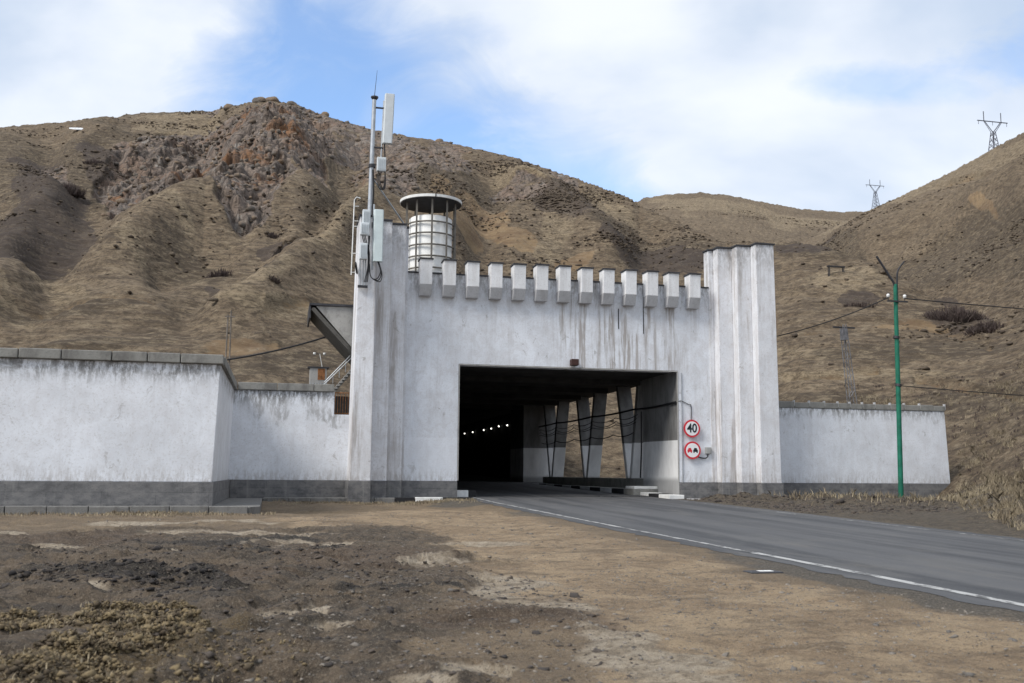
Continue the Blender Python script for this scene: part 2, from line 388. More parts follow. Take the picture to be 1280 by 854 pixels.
# ------------------------------------------------------------------ antenna mast
mast = thing('antenna_mast', (-3.56, -1.5, 8), 'grey telecom mast with white panel antennas fixed to the left tower', 'antenna mast')
my = -1.0
MB().tube([(-3.56, my, 9.9), (-3.50, my, 14.62)], [.085, .075], 12).build('mast_pole', 'galv', mast)
MB().tube([(-3.52, my, 12.0), (-3.52, my, 12.12)], .13, 12).build('pole_clamp', 'dark_steel', mast)
MB().lathe((-3.49, my, 14.6), [(0, 0), (.08, 0), (.14, .08), (.14, .12), (0, .13)], 14).build('pole_cap', 'dark_steel', mast)
MB().tube([(-3.5, my, 14.7), (-3.42, my, 15.75)], [.014, .006], 6).build('whip_antenna', 'dark_steel', mast)
def panel(x, y, z0, z1, w, d, mat, tilt=0.0):
    prof = [(-w/2, d*.35), (-w/2+.03, 0), (w/2-.03, 0), (w/2, d*.35), (w/2, d), (-w/2, d)]
    b = MB(); b.hull([(x+px, y+py, z0) for px, py in prof], [(x+px+tilt, y+py-.02, z1) for px, py in prof])
    o = b.build('panel_antenna', mat, mast, .012)
    return o
def looped(pts, r=.018): MB().tube(smooth_path(pts), r, 6).build('feeder_cable', 'cable', mast)
def smooth_path(P, n=6):
    P = [Vector(p) for p in P]; Q = [P[0]*2-P[1]]+P+[P[-1]*2-P[-2]]; out = []
    for i in range(1, len(Q)-2):
        for k in range(n):
            t = k/n; a, b, c, d = Q[i-1], Q[i], Q[i+1], Q[i+2]
            out.append(.5*((2*b)+(c-a)*t+(2*a-5*b+4*c-d)*t*t+(3*b-a-3*c+d)*t**3))
    return out+[P[-1]]
panel(-2.99, -1.2, 12.92, 14.82, .36, .22, 'antenna_grey', .05)
MB().tube([(-3.2, -1.0, 12.2), (-3.14, -1.0, 14.6)], .03, 8).build('antenna_tube', 'galv', mast)
MB().box((-3.5, -1.03, 14.28), (-3.12, -.97, 14.33)).build('antenna_arm', 'dark_steel', mast)
MB().box((-3.5, -1.03, 12.75), (-3.12, -.97, 12.8)).build('antenna_arm', 'dark_steel', mast)
panel(-3.28, -1.72, 8.35, 10.25, .35, .2, 'antenna_pale', .0)
MB().tube([(-3.45, -1.45, 8.1), (-3.44, -1.45, 10.5)], .03, 8).build('antenna_tube', 'galv', mast)
def unit(x0, x1, y0, y1, z0, z1):
    r = MB().box((x0, y0, z0), (x1, y1, z1)).build('radio_unit', 'antenna_grey', mast, .02)
    f = MB()
    n = 5
    for k in range(n):
        xx = x0+.04+(x1-x0-.08)*k/(n-1); f.box((xx-.008, y0-.03, z0+.06), (xx+.008, y0+.002, z1-.06))
    o = f.build('cooling_fins', 'antenna_grey', mast); o.parent = r; return r
unit(-3.36, -3.03, -1.3, -1.1, 11.82, 12.34)
unit(-3.86, -3.58, -1.72, -1.5, 9.62, 10.22)
unit(-3.93, -3.62, -1.80, -1.56, 9.28, 9.72)
unit(-3.93, -3.66, -1.78, -1.55, 8.40, 8.98)
for dx in (-3.88, -3.78, -3.7):
    MB().tube([(dx, -1.5, 7.5), (dx, -1.5, 8.45)], .025, 6).build('conduit', 'galv', mast)
MB().box((-3.95, -1.52, 7.42), (-3.6, -1.42, 7.5)).build('mounting_bracket', 'dark_steel', mast)
for s in (0, .05, .1):
    looped([(-3.3+s*.4, -1.65, 8.4), (-3.18+s*.6, -1.7, 8.0-s), (-3.3+s, -1.7, 7.72-s), (-3.5, -1.66, 7.78), (-3.58+s*.3, -1.6, 8.15), (-3.6, -1.56, 8.6), (-3.62+s*.4, -1.56, 9.3)])
    looped([(-3.85+s, -1.6, 9.3), (-3.80+s, -1.7, 9.05), (-3.65+s*.6, -1.68, 8.7), (-3.62+s*.4, -1.62, 8.2), (-3.72+s, -1.6, 7.6)])
    looped([(-3.28+s, -1.15, 11.85), (-3.34+s, -1.2, 11.5), (-3.22+s, -1.2, 11.15), (-3.08+s*.5, -1.18, 11.3), (-3.05, -1.15, 11.9), (-3.1+s*.2, -1.1, 12.9)])
    looped([(-3.50+s*.3, -1.1, 11.9), (-3.46+s*.3, -1.12, 11.2), (-3.48+s*.3, -1.12, 10.3), (-3.5, -1.5, 9.6)], .014)
for k in range(4):
    MB().lathe((-4.02, -1.55, 8.1), [(.15+.02*k, -.02), (.17+.02*k, 0), (.15+.02*k, .02)], 20, True, (radians(80), 'Y')).build('cable_coil', 'cable', mast)
MB().tube([(-3.48, my, 11.6), (-2.2, -.1, 10.2)], .03, 8).build('mast_brace', 'galv', mast)

lad = thing('roof_handrail', (-4.1, -1.0, 8.2), 'thin white rail with hooked ends beside the left tower', 'handrail')
for x, z1 in ((-4.16, 10.75),):
    MB().tube([(x, -1.0, 7.95), (x+.04, -1.0, z1), (x+.12, -1.0, z1+.1), (x+.26, -1.0, z1+.06)], .02, 8).build('rail_pole', 'white_paint', lad)
for z in (8.05, 8.75, 9.75, 9.95, 10.5):
    MB().tube([(-4.14, -1.0, z), (-3.95, -1.0, z+.01)], .014, 6).build('rail_stay', 'white_paint', lad)

# ------------------------------------------------------------------ walls either side
def wall(name, base_pts, top_pts, cop, label, jx, plinth_boxes):
    t = thing(name, (sum(p[0] for p in base_pts)/len(base_pts), base_pts[0][1], 0), label, 'wall')
    MB().hull(base_pts, top_pts).build('wall_face', 'plaster_wall', t, .02)
    return t
# near left retaining wall with its return
w1 = thing('retaining_wall', (-14, -8.4, 0), 'long white retaining wall with concrete coping at the left edge', 'wall')
ZC = 3.80
MB().hull([(-34, -8.4, .6), (-8.19, -8.4, .6), (-8.16, .4, .6), (-34, .4, .6)], [(-34, -8.4, ZC), (-8.10, -8.36, ZC), (-8.1, .4, ZC), (-34, .4, ZC)]).build('wall_face', 'plaster_wall', w1, .02)
MB().hull([(-34, -8.46, -.35), (-8.14, -8.46, -.35), (-8.10, .4, -.35), (-34, .4, -.35)], [(-34, -8.46, .597), (-8.14, -8.46, .597), (-8.10, .4, .597), (-34, .4, .597)]).build('plinth', 'plinth', w1, .01)
xs = [-34, -31, -28, -25, -22, -19.3, -16.6, -13.2, -12.15, -10.9, -10.0, -9.15, -8.02]
for a, b in zip(xs[:-1], xs[1:]):
    dz = random.uniform(-.012, .012)
    MB().box((a+.012, -8.5+random.uniform(-.01, .01), ZC+.003), (b-.012, -8.0, ZC+.26+dz)).build('coping_slab', 'concrete', w1, .02)
MB().hull([(-8.5, -7.98, ZC+.003), (-8.0, -7.98, ZC+.003), (-8.0, .4, ZC+.003), (-8.45, .4, ZC+.003)], [(-8.5, -7.98, ZC+.25), (-8.0, -7.98, ZC+.25), (-8.0, .4, ZC+.25), (-8.45, .4, ZC+.25)]).build('coping_slab', 'concrete', w1, .02)
w2 = thing('retaining_wall', (-5.5, .2, 0), 'short white wall between the near left wall and the tower, notched for a railing', 'wall')
MB().prism([(-8.3, .6), (-3.9, .6), (-3.9, 2.98), (-4.55, 2.98), (-4.55, ZC), (-8.3, ZC)], .2, .7).build('wall_face', 'plaster_wall', w2, .015)
MB().box((-8.09, .14, -.35), (-3.95, .7, .597)).build('plinth', 'plinth', w2, .01)
for a, b in ((-7.98, -6.6), (-6.6, -5.3), (-5.3, -4.56)):
    MB().box((a+.01, .1, ZC+.003), (b-.01, .75, ZC+.27)).build('coping_slab', 'concrete', w2, .02)
rl = thing('railing', (-4.25, .6, 3), 'rusty vertical bar railing in the wall notch beside the left tower', 'railing')
for k in range(7): MB().tube([(-4.5+.095*k, .66, 2.98), (-4.5+.095*k, .66, 3.82)], .012, 6).build('railing_bar', 'rust', rl)
for z in (3.04, 3.80): MB().box((-4.54, .64, z), (-3.9, .68, z+.03)).build('railing_rail', 'rust', rl)
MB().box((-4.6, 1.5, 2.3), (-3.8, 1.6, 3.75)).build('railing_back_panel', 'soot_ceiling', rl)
w3 = thing('retaining_wall', (16.5, .1, 0), 'low white wall right of the portal ending in the grass bank', 'wall')
MB().hull([(12.3, .0, .6), (20.9, .0, .6), (20.9, .6, .6), (12.3, .6, .6)], [(12.3, .0, 3.62), (20.78, .0, 3.62), (20.78, .6, 3.62), (12.3, .6, 3.62)]).build('wall_face', 'plaster_wall', w3, .02)
MB().box((12.4, -.05, -.6), (20.85, .6, .597)).build('plinth', 'plinth', w3, .01)
x = 12.45
while x < 20.7:
    w = random.uniform(.55, .75); e = min(x+w, 20.82)
    MB().box((x+.01, -.03, 3.623), (e-.01, .64, 3.86+random.uniform(-.02, .02))).build('coping_block', 'concrete', w3, .02)
    if random.random() < .9: MB().box((e-.03, -.01, 3.7), (e+.02, .1, 3.93)).build('coping_joint', 'concrete_raw', w3)
    x += w

# concrete wing behind the left tower
wing = thing('concrete_wing', (-4.5, .8, 5.4), 'slanted grey concrete wing jutting out left behind the tower', 'concrete wing')
MB().prism([(-3.72, 5.30), (-3.72, 7.08), (-5.30, 7.06)][::-1], .84, 3.3).build('wing_wall', 'concrete_light', wing)
b = MB(); b.prism([(-5.42, 7.0), (-5.34, 6.98), (-3.7, 5.25), (-3.7, 5.1), (-3.74, 5.08), (-5.48, 6.92)], .76, 3.3); b.build('wing_beam', 'concrete_dark', wing)  # underside of the wing, its shade put into the dark concrete
MB().box((-5.55, .74, 7.08), (-3.7, 3.3, 7.16)).build('wing_top_edge', 'dark_cap', wing)
MB().box((-5.55, .78, 6.6), (-5.49, 3.3, 7.08)).build('wing_drip_edge', 'dark_steel', wing)

st = thing('staircase', (-4.3, 1.5, 3.9), 'small concrete staircase with handrail climbing behind the wall to the tower', 'staircase')
for k in range(8):
    x0 = -4.52+.095*k; z0 = 4.02+.115*k
    MB().box((x0, 1.3, z0), (x0+.12, 2.2, z0+.045)).build('tread', 'concrete_light', st)
MB().prism([(-4.62, 3.9), (-4.5, 3.86), (-3.75, 4.78), (-3.75, 4.92)], 1.5, 1.56).build('stringer', 'concrete', st)
for dz in (.22, .36): MB().tube([(-4.88, 1.4, 4.05+dz*.6), (-3.8, 1.4, 5.1+dz)], .022, 6).build('handrail', 'galv', st)
for k in range(5):
    x0 = -4.8+.23*k; MB().tube([(x0, 1.4, 4.0+.22*k), (x0, 1.4, 4.38+.25*k)], .012, 6).build('baluster', 'galv', st)
ck = thing('rusty_cabinet', (-5.0, 2.0, 4.0), 'rusty metal cabinet behind the short white wall', 'cabinet')
MB().box((-5.42, 2.0, 4.02), (-4.78, 2.5, 4.85)).build('cabinet_body', 'concrete_light', ck, .01)
MB().box((-5.12, 1.985, 4.4), (-4.85, 1.999, 4.83)).build('cabinet_door', 'rust', ck)
MB().box((-5.5, 1.95, 4.853), (-4.7, 2.55, 4.9)).build('cabinet_roof', 'dark_steel', ck)
for k in range(6): MB().box((-5.4+.1*k, 1.96, 4.0), (-5.37+.1*k, 1.984, 4.28)).build('cabinet_slat', 'galv', ck)
fl = thing('floodlight_post', (-5.0, 2.2, 4.9), 'thin white post with two small floodlights above the rusty cabinet', 'floodlight')
MB().tube([(-4.95, 2.2, 4.9), (-5.06, 2.2, 5.42)], .016, 6).build('post', 'white_paint', fl)
for dx in (-.2, .18):
    MB().lathe((-5.06+dx, 2.15, 5.42), [(0, -.05), (.05, -.03), (.06, .04), (0, .05)], 10).build('lamp_head', 'white_paint', fl)
MB().tube([(-5.26, 2.2, 5.42), (-4.86, 2.2, 5.42)], .012, 6).build('crossarm', 'dark_steel', fl)

# ------------------------------------------------------------------ signs, box, lamp on the facade
def disc(b, c, r, y, n=40): b.add([(c[0]+r*cos(2*pi*k/n), y, c[1]+r*sin(2*pi*k/n)) for k in range(n)], [tuple(range(n))[::-1] if False else tuple(range(n))])
def sign_body(t, c, r):
    y0 = -.14
    b = MB(); n = 40
    ring = [(c[0]+r*cos(2*pi*k/n), c[1]+r*sin(2*pi*k/n)) for k in range(n)]
    b.prism(ring, y0, y0+.025); b.build('sign_rim', 'sign_red', t)
    b = MB(); ring = [(c[0]+r*.80*cos(2*pi*k/n), c[1]+r*.80*sin(2*pi*k/n)) for k in range(n)]
    b.prism(ring, y0-.004, y0+.001); b.build('sign_face', 'sign_white', t)
    MB().box((c[0]-.03, -.115, c[1]-r), (c[0]+.03, -.03, c[1]-r+.08)).build('sign_bracket', 'dark_steel', t)
    return y0-.006
s1 = thing('speed_limit_sign', (9.3, -.1, 2.7), 'round red-rimmed 40 speed limit sign, the upper one on the facade', 'traffic sign')
y = sign_body(s1, (9.3, 2.70), .345)
fc = bpy.data.curves.new('numerals', 'FONT'); fc.body = '40'; fc.size = .44; fc.extrude = .003; fc.align_x = 'CENTER'; fc.align_y = 'CENTER'; fc.offset = .008
fo = bpy.data.objects.new('numerals', fc); COL.objects.link(fo)
bpy.context.view_layer.update()
me = bpy.data.meshes.new_from_object(fo.evaluated_get(bpy.context.evaluated_depsgraph_get())); bpy.data.objects.remove(fo)
me.materials.clear(); me.materials.append(MAT['sign_black'])
no = bpy.data.objects.new('numerals', me); COL.objects.link(no); no.parent = s1
no.rotation_euler = (pi/2, 0, 0); no.location = (0, y+.1-.004, 0); no.scale = (.95, 1.1, 1)
s2 = thing('no_overtaking_sign', (9.31, -.1, 1.85), 'round red-rimmed sign with a red and a black car, below the speed limit', 'traffic sign')
y = sign_body(s2, (9.31, 1.85), .345)
def carpic(x, mat):
    b = MB(); z = 1.84; w = .095
    P = [(-w, -.05), (w, -.05), (w, .03), (w*.72, .035), (w*.55, .10), (-w*.55, .10), (-w*.72, .035), (-w, .03)]
    b.prism([(x+a, z+c) for a, c in P], y-.002, y+.002)
    for q in (-1, 1): b.prism([(x+q*w*.68-.026, z-.085), (x+q*w*.68+.026, z-.085), (x+q*w*.68+.026, z-.051), (x+q*w*.68-.026, z-.051)], y-.002, y+.002)
    b.build('car_symbol', mat, s2)
carpic(9.19, 'sign_red'); carpic(9.43, 'sign_black')
jb = thing('junction_box', (10.0, 0, 1.8), 'small grey junction box right of the lower sign', 'junction box')
MB().box((9.88, -.14, 1.72), (10.12, -.001, 1.98)).build('box_body', 'box_grey', jb, .02)
MB().tube(smooth_path([(9.55, -.06, 1.6), (9.8, -.06, 1.55), (9.95, -.06, 1.58), (10.0, -.06, 1.72)]), .025, 8).build('box_conduit', 'dark_steel', jb)
cable('facade_wire', smooth_path([(8.72, .05, 3.72), (8.9, -.03, 3.78), (9.2, -.03, 3.66), (9.32, -.03, 3.6), (9.32, -.03, 3.05)]), .014, 'thin wire leading down to the speed limit sign', cat='wire')
fl2 = thing('facade_lamp', (4.47, -.1, 5.15), 'small brown lamp housing fixed above the middle of the tunnel mouth', 'lamp')
MB().box((4.33, -.32, 5.02), (4.62, -.04, 5.27)).build('housing', 'brown', fl2, .02)
MB().box((4.42, -.06, 5.1), (4.52, -.001, 5.2)).build('bracket', 'dark_steel', fl2)
# row of small cable clips and pipe beside the right edge of the opening
dp = cable('edge_conduit', [(8.93, -.03, 4.9), (8.93, -.03, .62)], .018, 'thin grey conduit down the right edge of the tunnel mouth', 'galv', 'conduit')

# ------------------------------------------------------------------ green pole, wires
px_, py_ = 17.08, -2.11
gp = thing('street_lamp', (px_, py_, -.04), 'tall green lamp pole with two bare arms before the right wall', 'street lamp')
MB().tube([(px_, py_, -.5), (px_+.1, py_, 4.6), (px_+.17, py_, 8.5)], [.10, .09, .075], 14).build('pole', 'green', gp)
MB().tube(smooth_path([(px_+.15, py_, 8.0), (px_+.12, py_, 8.5), (px_-.1, py_, 8.85), (px_-.62, py_, 9.6)]), .045, 8).build('lamp_arm', 'dark_steel', gp)
MB().tube(smooth_path([(px_+.24, py_, 7.7), (px_+.26, py_, 8.7), (px_+.34, py_, 9.1), (px_+.62, py_, 9.45)]), .035, 8).build('lamp_arm', 'dark_steel', gp)
MB().box((px_-.28, py_-.13, 7.76), (px_+.62, py_-.08, 7.82)).build('crossarm', 'dark_steel', gp)
for dx in (-.24, .5):
    MB().tube([(px_+dx, py_-.1, 7.82), (px_+dx, py_-.1, 7.95)], .015, 6).build('insulator_pin', 'dark_steel', gp)
    MB().lathe((px_+dx, py_-.1, 7.93), [(.0, 0), (.07, 0), (.06, .06), (.075, .08), (.045, .14), (0, .15)], 12).build('insulator', 'insul', gp)
for z in (4.4, 6.3): MB().tube([(px_+.1, py_, z), (px_+.12, py_, z+.1)], .12, 12).build('pole_band', 'dark_steel', gp)
cable('overhead_wire', sag((px_+.5, py_-.1, 7.92), (62, 1, 9.0), .5), .022, 'overhead wire running right from the green lamp pole', cat='wire')
cable('overhead_wire', sag((px_-.24, py_-.1, 7.92), (12.0, 1.3, 6.35), .25), .022, 'overhead wire sloping from the green pole down to the right tower', cat='wire')
cable('overhead_wire', sag((px_+.2, py_+.1, 4.45), (60, 8, 5.6), .5), .018, 'low slack wire running right from the middle of the green pole', cat='wire')
cable('overhead_wire', sag((12.4, 1.0, 4.1), (20.4, 6.2, 4.4), .15), .015, 'thin wire just above the coping of the right wall', cat='wire')

# lattice pole behind the right wall
lp = thing('lattice_pole', (20.26, 6.0, 3.4), 'leaning grey lattice pole behind the right wall', 'pole')
def lat(z): t = (z-3.2)/4.9; return 20.32-.42*t, .20-.10*t
for sx in (-1, 1):
    for sy in (-1, 1):
        MB().tube([(lat(z)[0]+sx*lat(z)[1], 6+sy*.12, z) for z in (2.8, 5.5, 8.1)], .022, 5).build('chord', 'lattice', lp)
b = MB(); z = 3.0; s = 1
while z < 7.9:
    c0, w0 = lat(z); c1, w1_ = lat(z+.4)
    b.tube([(c0-s*w0, 5.88, z), (c1+s*w1_, 5.88, z+.4)], .018, 4); b.tube([(c0-s*w0, 6.12, z), (c1+s*w1_, 6.12, z+.4)], .018, 4); z += .4; s = -s
b.build('lattice_bracing', 'lattice', lp)
MB().box((19.35, 5.95, 7.98), (20.5, 6.05, 8.05)).build('crossarm', 'dark_steel', lp)
MB().box((19.8, 5.85, 7.4), (20.02, 6.15, 7.95)).build('pole_head', 'lattice', lp)

# telegraph pole on the left
tp = thing('telegraph_pole', (-8.45, 1.5, 3.5), 'thin wooden double pole rising behind the left wall corner', 'pole')
for dx in (0, .16): MB().tube([(-8.52+dx, 1.5, 3.2), (-8.5+dx*.7, 1.5, 6.7+dx)], .03, 6).build('pole_leg', 'wood', tp)
MB().box((-8.6, 1.44, 6.6), (-8.25, 1.5, 6.64)).build('crosspiece', 'wood', tp)
cable('overhead_wire', sag((-8.46, 1.45, 5.0), (-4.9, 1.4, 5.98), .08), .035, 'black cable from the left pole to the concrete wing', cat='wire')

# ------------------------------------------------------------------ TERRAIN
def cosd_interp(px, table, j):
    return np.interp(px, [t[0] for t in table], [t[j] for t in table])
def layer(rows):
    """rows: photo column, photo row of crest, crest distance, foot distance, foot height, profile power"""
    B, T, RC, R0, Z0, PW = [], [], [], [], [], []
    for (x, y, rc, r0, z0, pw) in rows:
        b, t = bearing(x, y); B.append(b); T.append(t); RC.append(rc); R0.append(r0); Z0.append(z0); PW.append(pw)
    return [np.array(v) for v in (B, T, RC, R0, Z0, PW)]
L1 = layer([(-900, 330, 220, 36, 1, 1), (-400, 185, 240, 40, 1, 1), (0, 159, 255, 42, 2, 1), (90, 151, 255, 42, 2, 1), (180, 141, 262, 43, 2, 1), (262, 139, 265, 43, 2, 1), (290, 133, 225, 44, 2, 1), (312, 128, 220, 44, 2, 1),
            (340, 126, 218, 44, 2, 1), (370, 131, 215, 45, 2, 1), (420, 149, 212, 46, 2, 1), (470, 163, 210, 48, 2, 1), (520, 172, 208, 50, 2, 1), (560, 178, 206, 52, 1, 1), (640, 196, 200, 56, .6, 1), (720, 223, 190, 60, .3, 1),
            (800, 252, 175, 62, .2, 1), (860, 276, 160, 60, .3, 1), (905, 296, 150, 56, .5, 1), (940, 300, 140, 52, 1, 1), (1000, 298, 128, 49, 1.5, 1), (1040, 302, 122, 49, 1.5, 1), (1090, 318, 112, 47, .5, 1), (1140, 345, 104, 44, .2, 1), (1200, 385, 92, 41, 0, 1), (1280, 440, 80, 34, 0, 1), (1500, 560, 60, 30, -.5, 1)])
L2 = layer([(300, 420, 480, 230, 20, 1), (700, 300, 470, 200, 20, 1), (760, 272, 470, 200, 20, 1), (805, 248, 470, 200, 20, 1), (835, 243, 475, 200, 20, 1), (875, 241, 480, 200, 20, 1), (910, 244, 485, 200, 20, 1), (950, 252, 490, 200, 20, 1), (1000, 261, 500, 200, 20, 1), (1050, 265, 510, 200, 20, 1), (1085, 264, 520, 200, 20, 1), (1150, 280, 500, 200, 20, 1), (1500, 400, 480, 200, 20, 1)])
L3 = layer([(880, 420, 340, 150, 5, 1), (940, 345, 335, 140, 8, 1), (980, 312, 330, 130, 10, 1), (1020, 293, 325, 120, 10, 1), (1060, 275, 320, 100, 8, 1), (1085, 263, 315, 85, 6, 1), (1120, 248, 305, 70, 3, 1.03), (1160, 229, 290, 50, .5, 1.1), (1185, 217, 280, 42, -.1, 1.14), (1220, 198, 262, 37, -.25, 1.16),
            (1250, 181, 248, 33, -.3, 1.18), (1280, 165, 236, 30, -.35, 1.18), (1400, 105, 200, 23.5, -.35, 1.15), (1700, 20, 150, 17, -.4, 1.1), (2400, -100, 120, 12, -.5, 1.1)])
def lay_z(L, be, r):
    t_, rc, r0, z0, pw = [np.interp(be, L[0], L[i]) for i in range(1, 6)]
    zc = CAM[2]+rc*t_
    t = (r-r0)/(rc-r0)
    up = z0+(zc-z0)*(np.clip(t, 0, 1)**pw)
    # round the crest: blend into a falling back slope
    k = .12
    over = zc-(t-1)*(rc-r0)*.25
    d = up-over; w = 14.0
    h = np.where(t < 1, up, over)
    rnd = -np.exp(-((t-1)/.05)**2)*.0
    h = np.where(t < 0, z0+(r-r0)*.25, h)
    return h+rnd, t, zc
def world_to_px(P):
    Q = P-CAM; a = Q@Rv; b = Q@Uv; d = Q@Fv; d = np.where(d < 1, 1, d); x = FPX*a/d; y = -FPX*b/d
    return 640+x*cos(ROLL)-y*sin(ROLL), 427+x*sin(ROLL)+y*cos(ROLL)
def seg_field(u, v, pts, wid):
    """distance field of a polyline in survey coordinates -> gaussian ridge"""
    best = np.full(u.shape, 1e9)
    for (x0, y0), (x1, y1) in zip(pts[:-1], pts[1:]):
        dx, dy = x1-x0, y1-y0; t = np.clip(((u-x0)*dx+(v-y0)*dy)/(dx*dx+dy*dy), 0, 1)
        best = np.minimum(best, (u-x0-t*dx)**2+(v-y0-t*dy)**2)
    return np.exp(-best/(wid*wid))
def ell(u, v, cx, cy, rx, ry, ang=0.0):
    a = radians(ang); du, dv = u-cx, v-cy
    p = (du*cos(a)+dv*sin(a))/rx; q = (-du*sin(a)+dv*cos(a))/ry
    return p*p+q*q

def hill_height(be, r):
    z1, t1, c1 = lay_z(L1, be, r); z2, t2, c2 = lay_z(L2, be, r); z3, t3, c3 = lay_z(L3, be, r)
    return z1, z2, z3, t1, t2, t3
def build_hills():
    fine = np.linspace(radians(-17.5), radians(42), 1150)
    be = np.concatenate([np.linspace(radians(-80), radians(-17.6), 60), fine, np.linspace(radians(42.1), radians(95), 60)])
    rr = np.concatenate([np.linspace(24, 60, 70), 60*np.exp(np.linspace(0, math.log(300/60), 330)[1:]), np.linspace(300, 620, 90)[1:], np.linspace(640, 1500, 10)])
    BE, RR = np.meshgrid(be, rr, indexing='ij')
    z1, z2, z3, t1, t2, t3 = hill_height(BE, RR)
    k = 1.6
    z = np.logaddexp(np.logaddexp(z1/k, z2/k), z3/k)*k
    z = z-1.1
    X = CAM[0]+RR*np.sin(BE); Y = CAM[1]+RR*np.cos(BE)
    u, v = world_to_px(np.stack([X, Y, z], -1))  # vertices projected to image pixels; hill features are placed in these
    front = z1 >= np.maximum(z2, z3)-3
    on1 = sstep(-4, 4, z1-np.maximum(z2, z3)); on3 = sstep(-4, 4, z3-np.maximum(z1, z2)); on2 = np.clip(1-on1-on3, 0, 1)
    tt = np.where(on1 > .5, t1, np.where(on3 > .5, t3, t2))
    body = sstep(.02, .15, tt)*(1-sstep(.88, 1.0, tt)*.75)
    back = (tt > 1.0)
    # warp for irregular outlines
    wu = u+14*fbm(X*.03, Y*.03, s=3); wv = v+9*fbm(X*.035, Y*.035, s=9)
    amp = np.zeros_like(z)
    # spurs (+) and gullies (-) of the main hill
    for pts, wid, h in [
        ([(-60, 375), (60, 335), (150, 300), (225, 258), (270, 238)], 26, 4.2),
        ([(-60, 260), (30, 285), (80, 330), (-20, 420)], 40, -3.6),
        ([(60, 200), (110, 250), (60, 330)], 32, -3.2),
        ([(120, 160), (60, 230), (0, 290)], 24, 3.0),
        ([(200, 330), (270, 300), (300, 270)], 22, -3.2),
        ([(230, 380), (290, 340), (330, 300), (345, 270)], 26, -3.2),
        ([(270, 395), (350, 350), (430, 300), (470, 250)], 28, 3.4),
        ([(440, 190), (420, 250), (400, 290)], 26, -3.0),
        ([(500, 180), (520, 240), (560, 300)], 26, 2.5),
        ([(610, 210), (600, 270), (600, 340)], 24, -2.5),
        ([(650, 215), (720, 280), (760, 330)], 26, 2.8),
        ([(820, 290), (800, 330)], 24, -1.8),
        ([(0, 395), (120, 378), (260, 392), (380, 388)], 9, 1.2),
        ([(0, 412), (150, 405), (300, 420)], 9, -1.0),
    ]:
        amp += h*seg_field(wu, wv, pts, wid)*on1
    for pts, wid, h in [
        ([(1280, 235), (1150, 285), (1040, 330)], 18, 2.2), ([(1280, 280), (1180, 310), (1100, 345)], 20, -2.2),
        ([(1240, 180), (1140, 260), (1060, 300)], 20, 1.5)]:
        amp += h*seg_field(wu, wv, pts, wid)*on3
    sc = np.clip(RR/150, .25, 1.6)
    z = z+amp*body*sc*(1-sstep(.8, .97, tt))
    # general relief
    rel = fbm(X*.018, Y*.018, o=3, s=1)*1.3*on1+fbm(X*.06, Y*.06, o=3, s=5)*(.22+.18*on1)
    rel = rel*np.clip((RR-40)/90, .08, 1.0)
    z = z+rel*np.where(back, .3, 1)*(.12+.88*body)
    # ---- rock outcrops
    def mreg(lst):
        m = np.zeros_like(z)
        for e in lst: m = np.maximum(m, 1-sstep(.7, 1.25, ell(wu, wv, *e)+.45*fbm(X*.09, Y*.09, z*.09, o=3, s=21)))
        return m
    rock = mreg([(305, 202, 58, 60), (228, 212, 60, 44), (168, 220, 52, 36), (335, 165, 55, 32), (390, 180, 24, 45, -20), (300, 240, 50, 26)])*on1
    rock2 = mreg([(370, 302, 24, 11), (60, 215, 22, 12), (640, 240, 40, 12, 15), (700, 235, 30, 9, 20), (480, 215, 40, 45), (440, 170, 40, 22, 15), (545, 200, 40, 20)])*np.maximum(on1*.75, on3)
    rk = np.maximum(rock, rock2*.6)
    crag = .45-ridged(X*.055, Y*.03, z*.02, o=3, s=31)
    crag2 = .3-ridged(X*.42, Y*.2, z*.20, o=5, s=37)+.5*fbm(X*.2, Y*.2, z*.5, o=3, s=38)
    top = 1-sstep(.9, 1.0, tt)*.75
    RR2 = RR-rk*(4.2*crag+1.1*crag2)*.9*top
    z = z+rk*(crag*.8+crag2*.35)*np.where(back, .2, 1)*(1-sstep(.9, 1.0, tt)*.6)
    # knobs on the rocky skyline
    # scars: small erosion banks (step down) with bare orange soil
    scar = np.zeros_like(z); lip = np.zeros_like(z)
    for pts, wid in [([(0, 425), (110, 428), (180, 436), (250, 438), (300, 426), (330, 418), (345, 428)], 6), ([(1010, 408), (1060, 400), (1130, 398), (1180, 404), (1240, 425)], 5.5),
                     ([(640, 350), (700, 360)], 4), ([(400, 375), (330, 388)], 5), ([(0, 368), (90, 358), (190, 372)], 5), ([(1170, 240), (1280, 215)], 4), ([(1150, 470), (1280, 492)], 3.5), ([(985, 470), (1100, 462)], 3.0)]:
        yy = wv*.35+v*.65; xx = wu*.3+u*.7
        f = seg_field(xx, yy-wid*1.3, pts, wid*1.25); scar = np.maximum(scar, f*(.75+.6*fbm(X*.15, Y*.15, s=41)))
        lip = np.maximum(lip, seg_field(xx, yy, pts, wid*.5))
    z = z+lip*.5*sc-scar*.9*sc
    ochre = mreg([(600, 262, 38, 16, 25), (575, 290, 26, 12, 30), (640, 300, 34, 12, 30), (525, 270, 20, 10), (715, 340, 26, 6), (1235, 268, 22, 5), (290, 435, 50, 8), (1140, 408, 60, 8), (545, 245, 14, 10)])
    shrub = mreg([(60, 235, 60, 30, 25), (30, 270, 60, 30), (90, 275, 26, 16), (120, 200, 30, 12), (268, 340, 18, 8), (330, 345, 14, 7), (1200, 398, 56, 14, 8), (1075, 378, 26, 8), (340, 290, 16, 8), (0, 300, 50, 40), (700, 270, 60, 26, 20), (1010, 318, 40, 10), (820, 330, 70, 26, 8)])
    # terracettes (cattle steps)
    ts = z*1.25+fbm(X*.05, Y*.05, o=3, s=51)*2.6
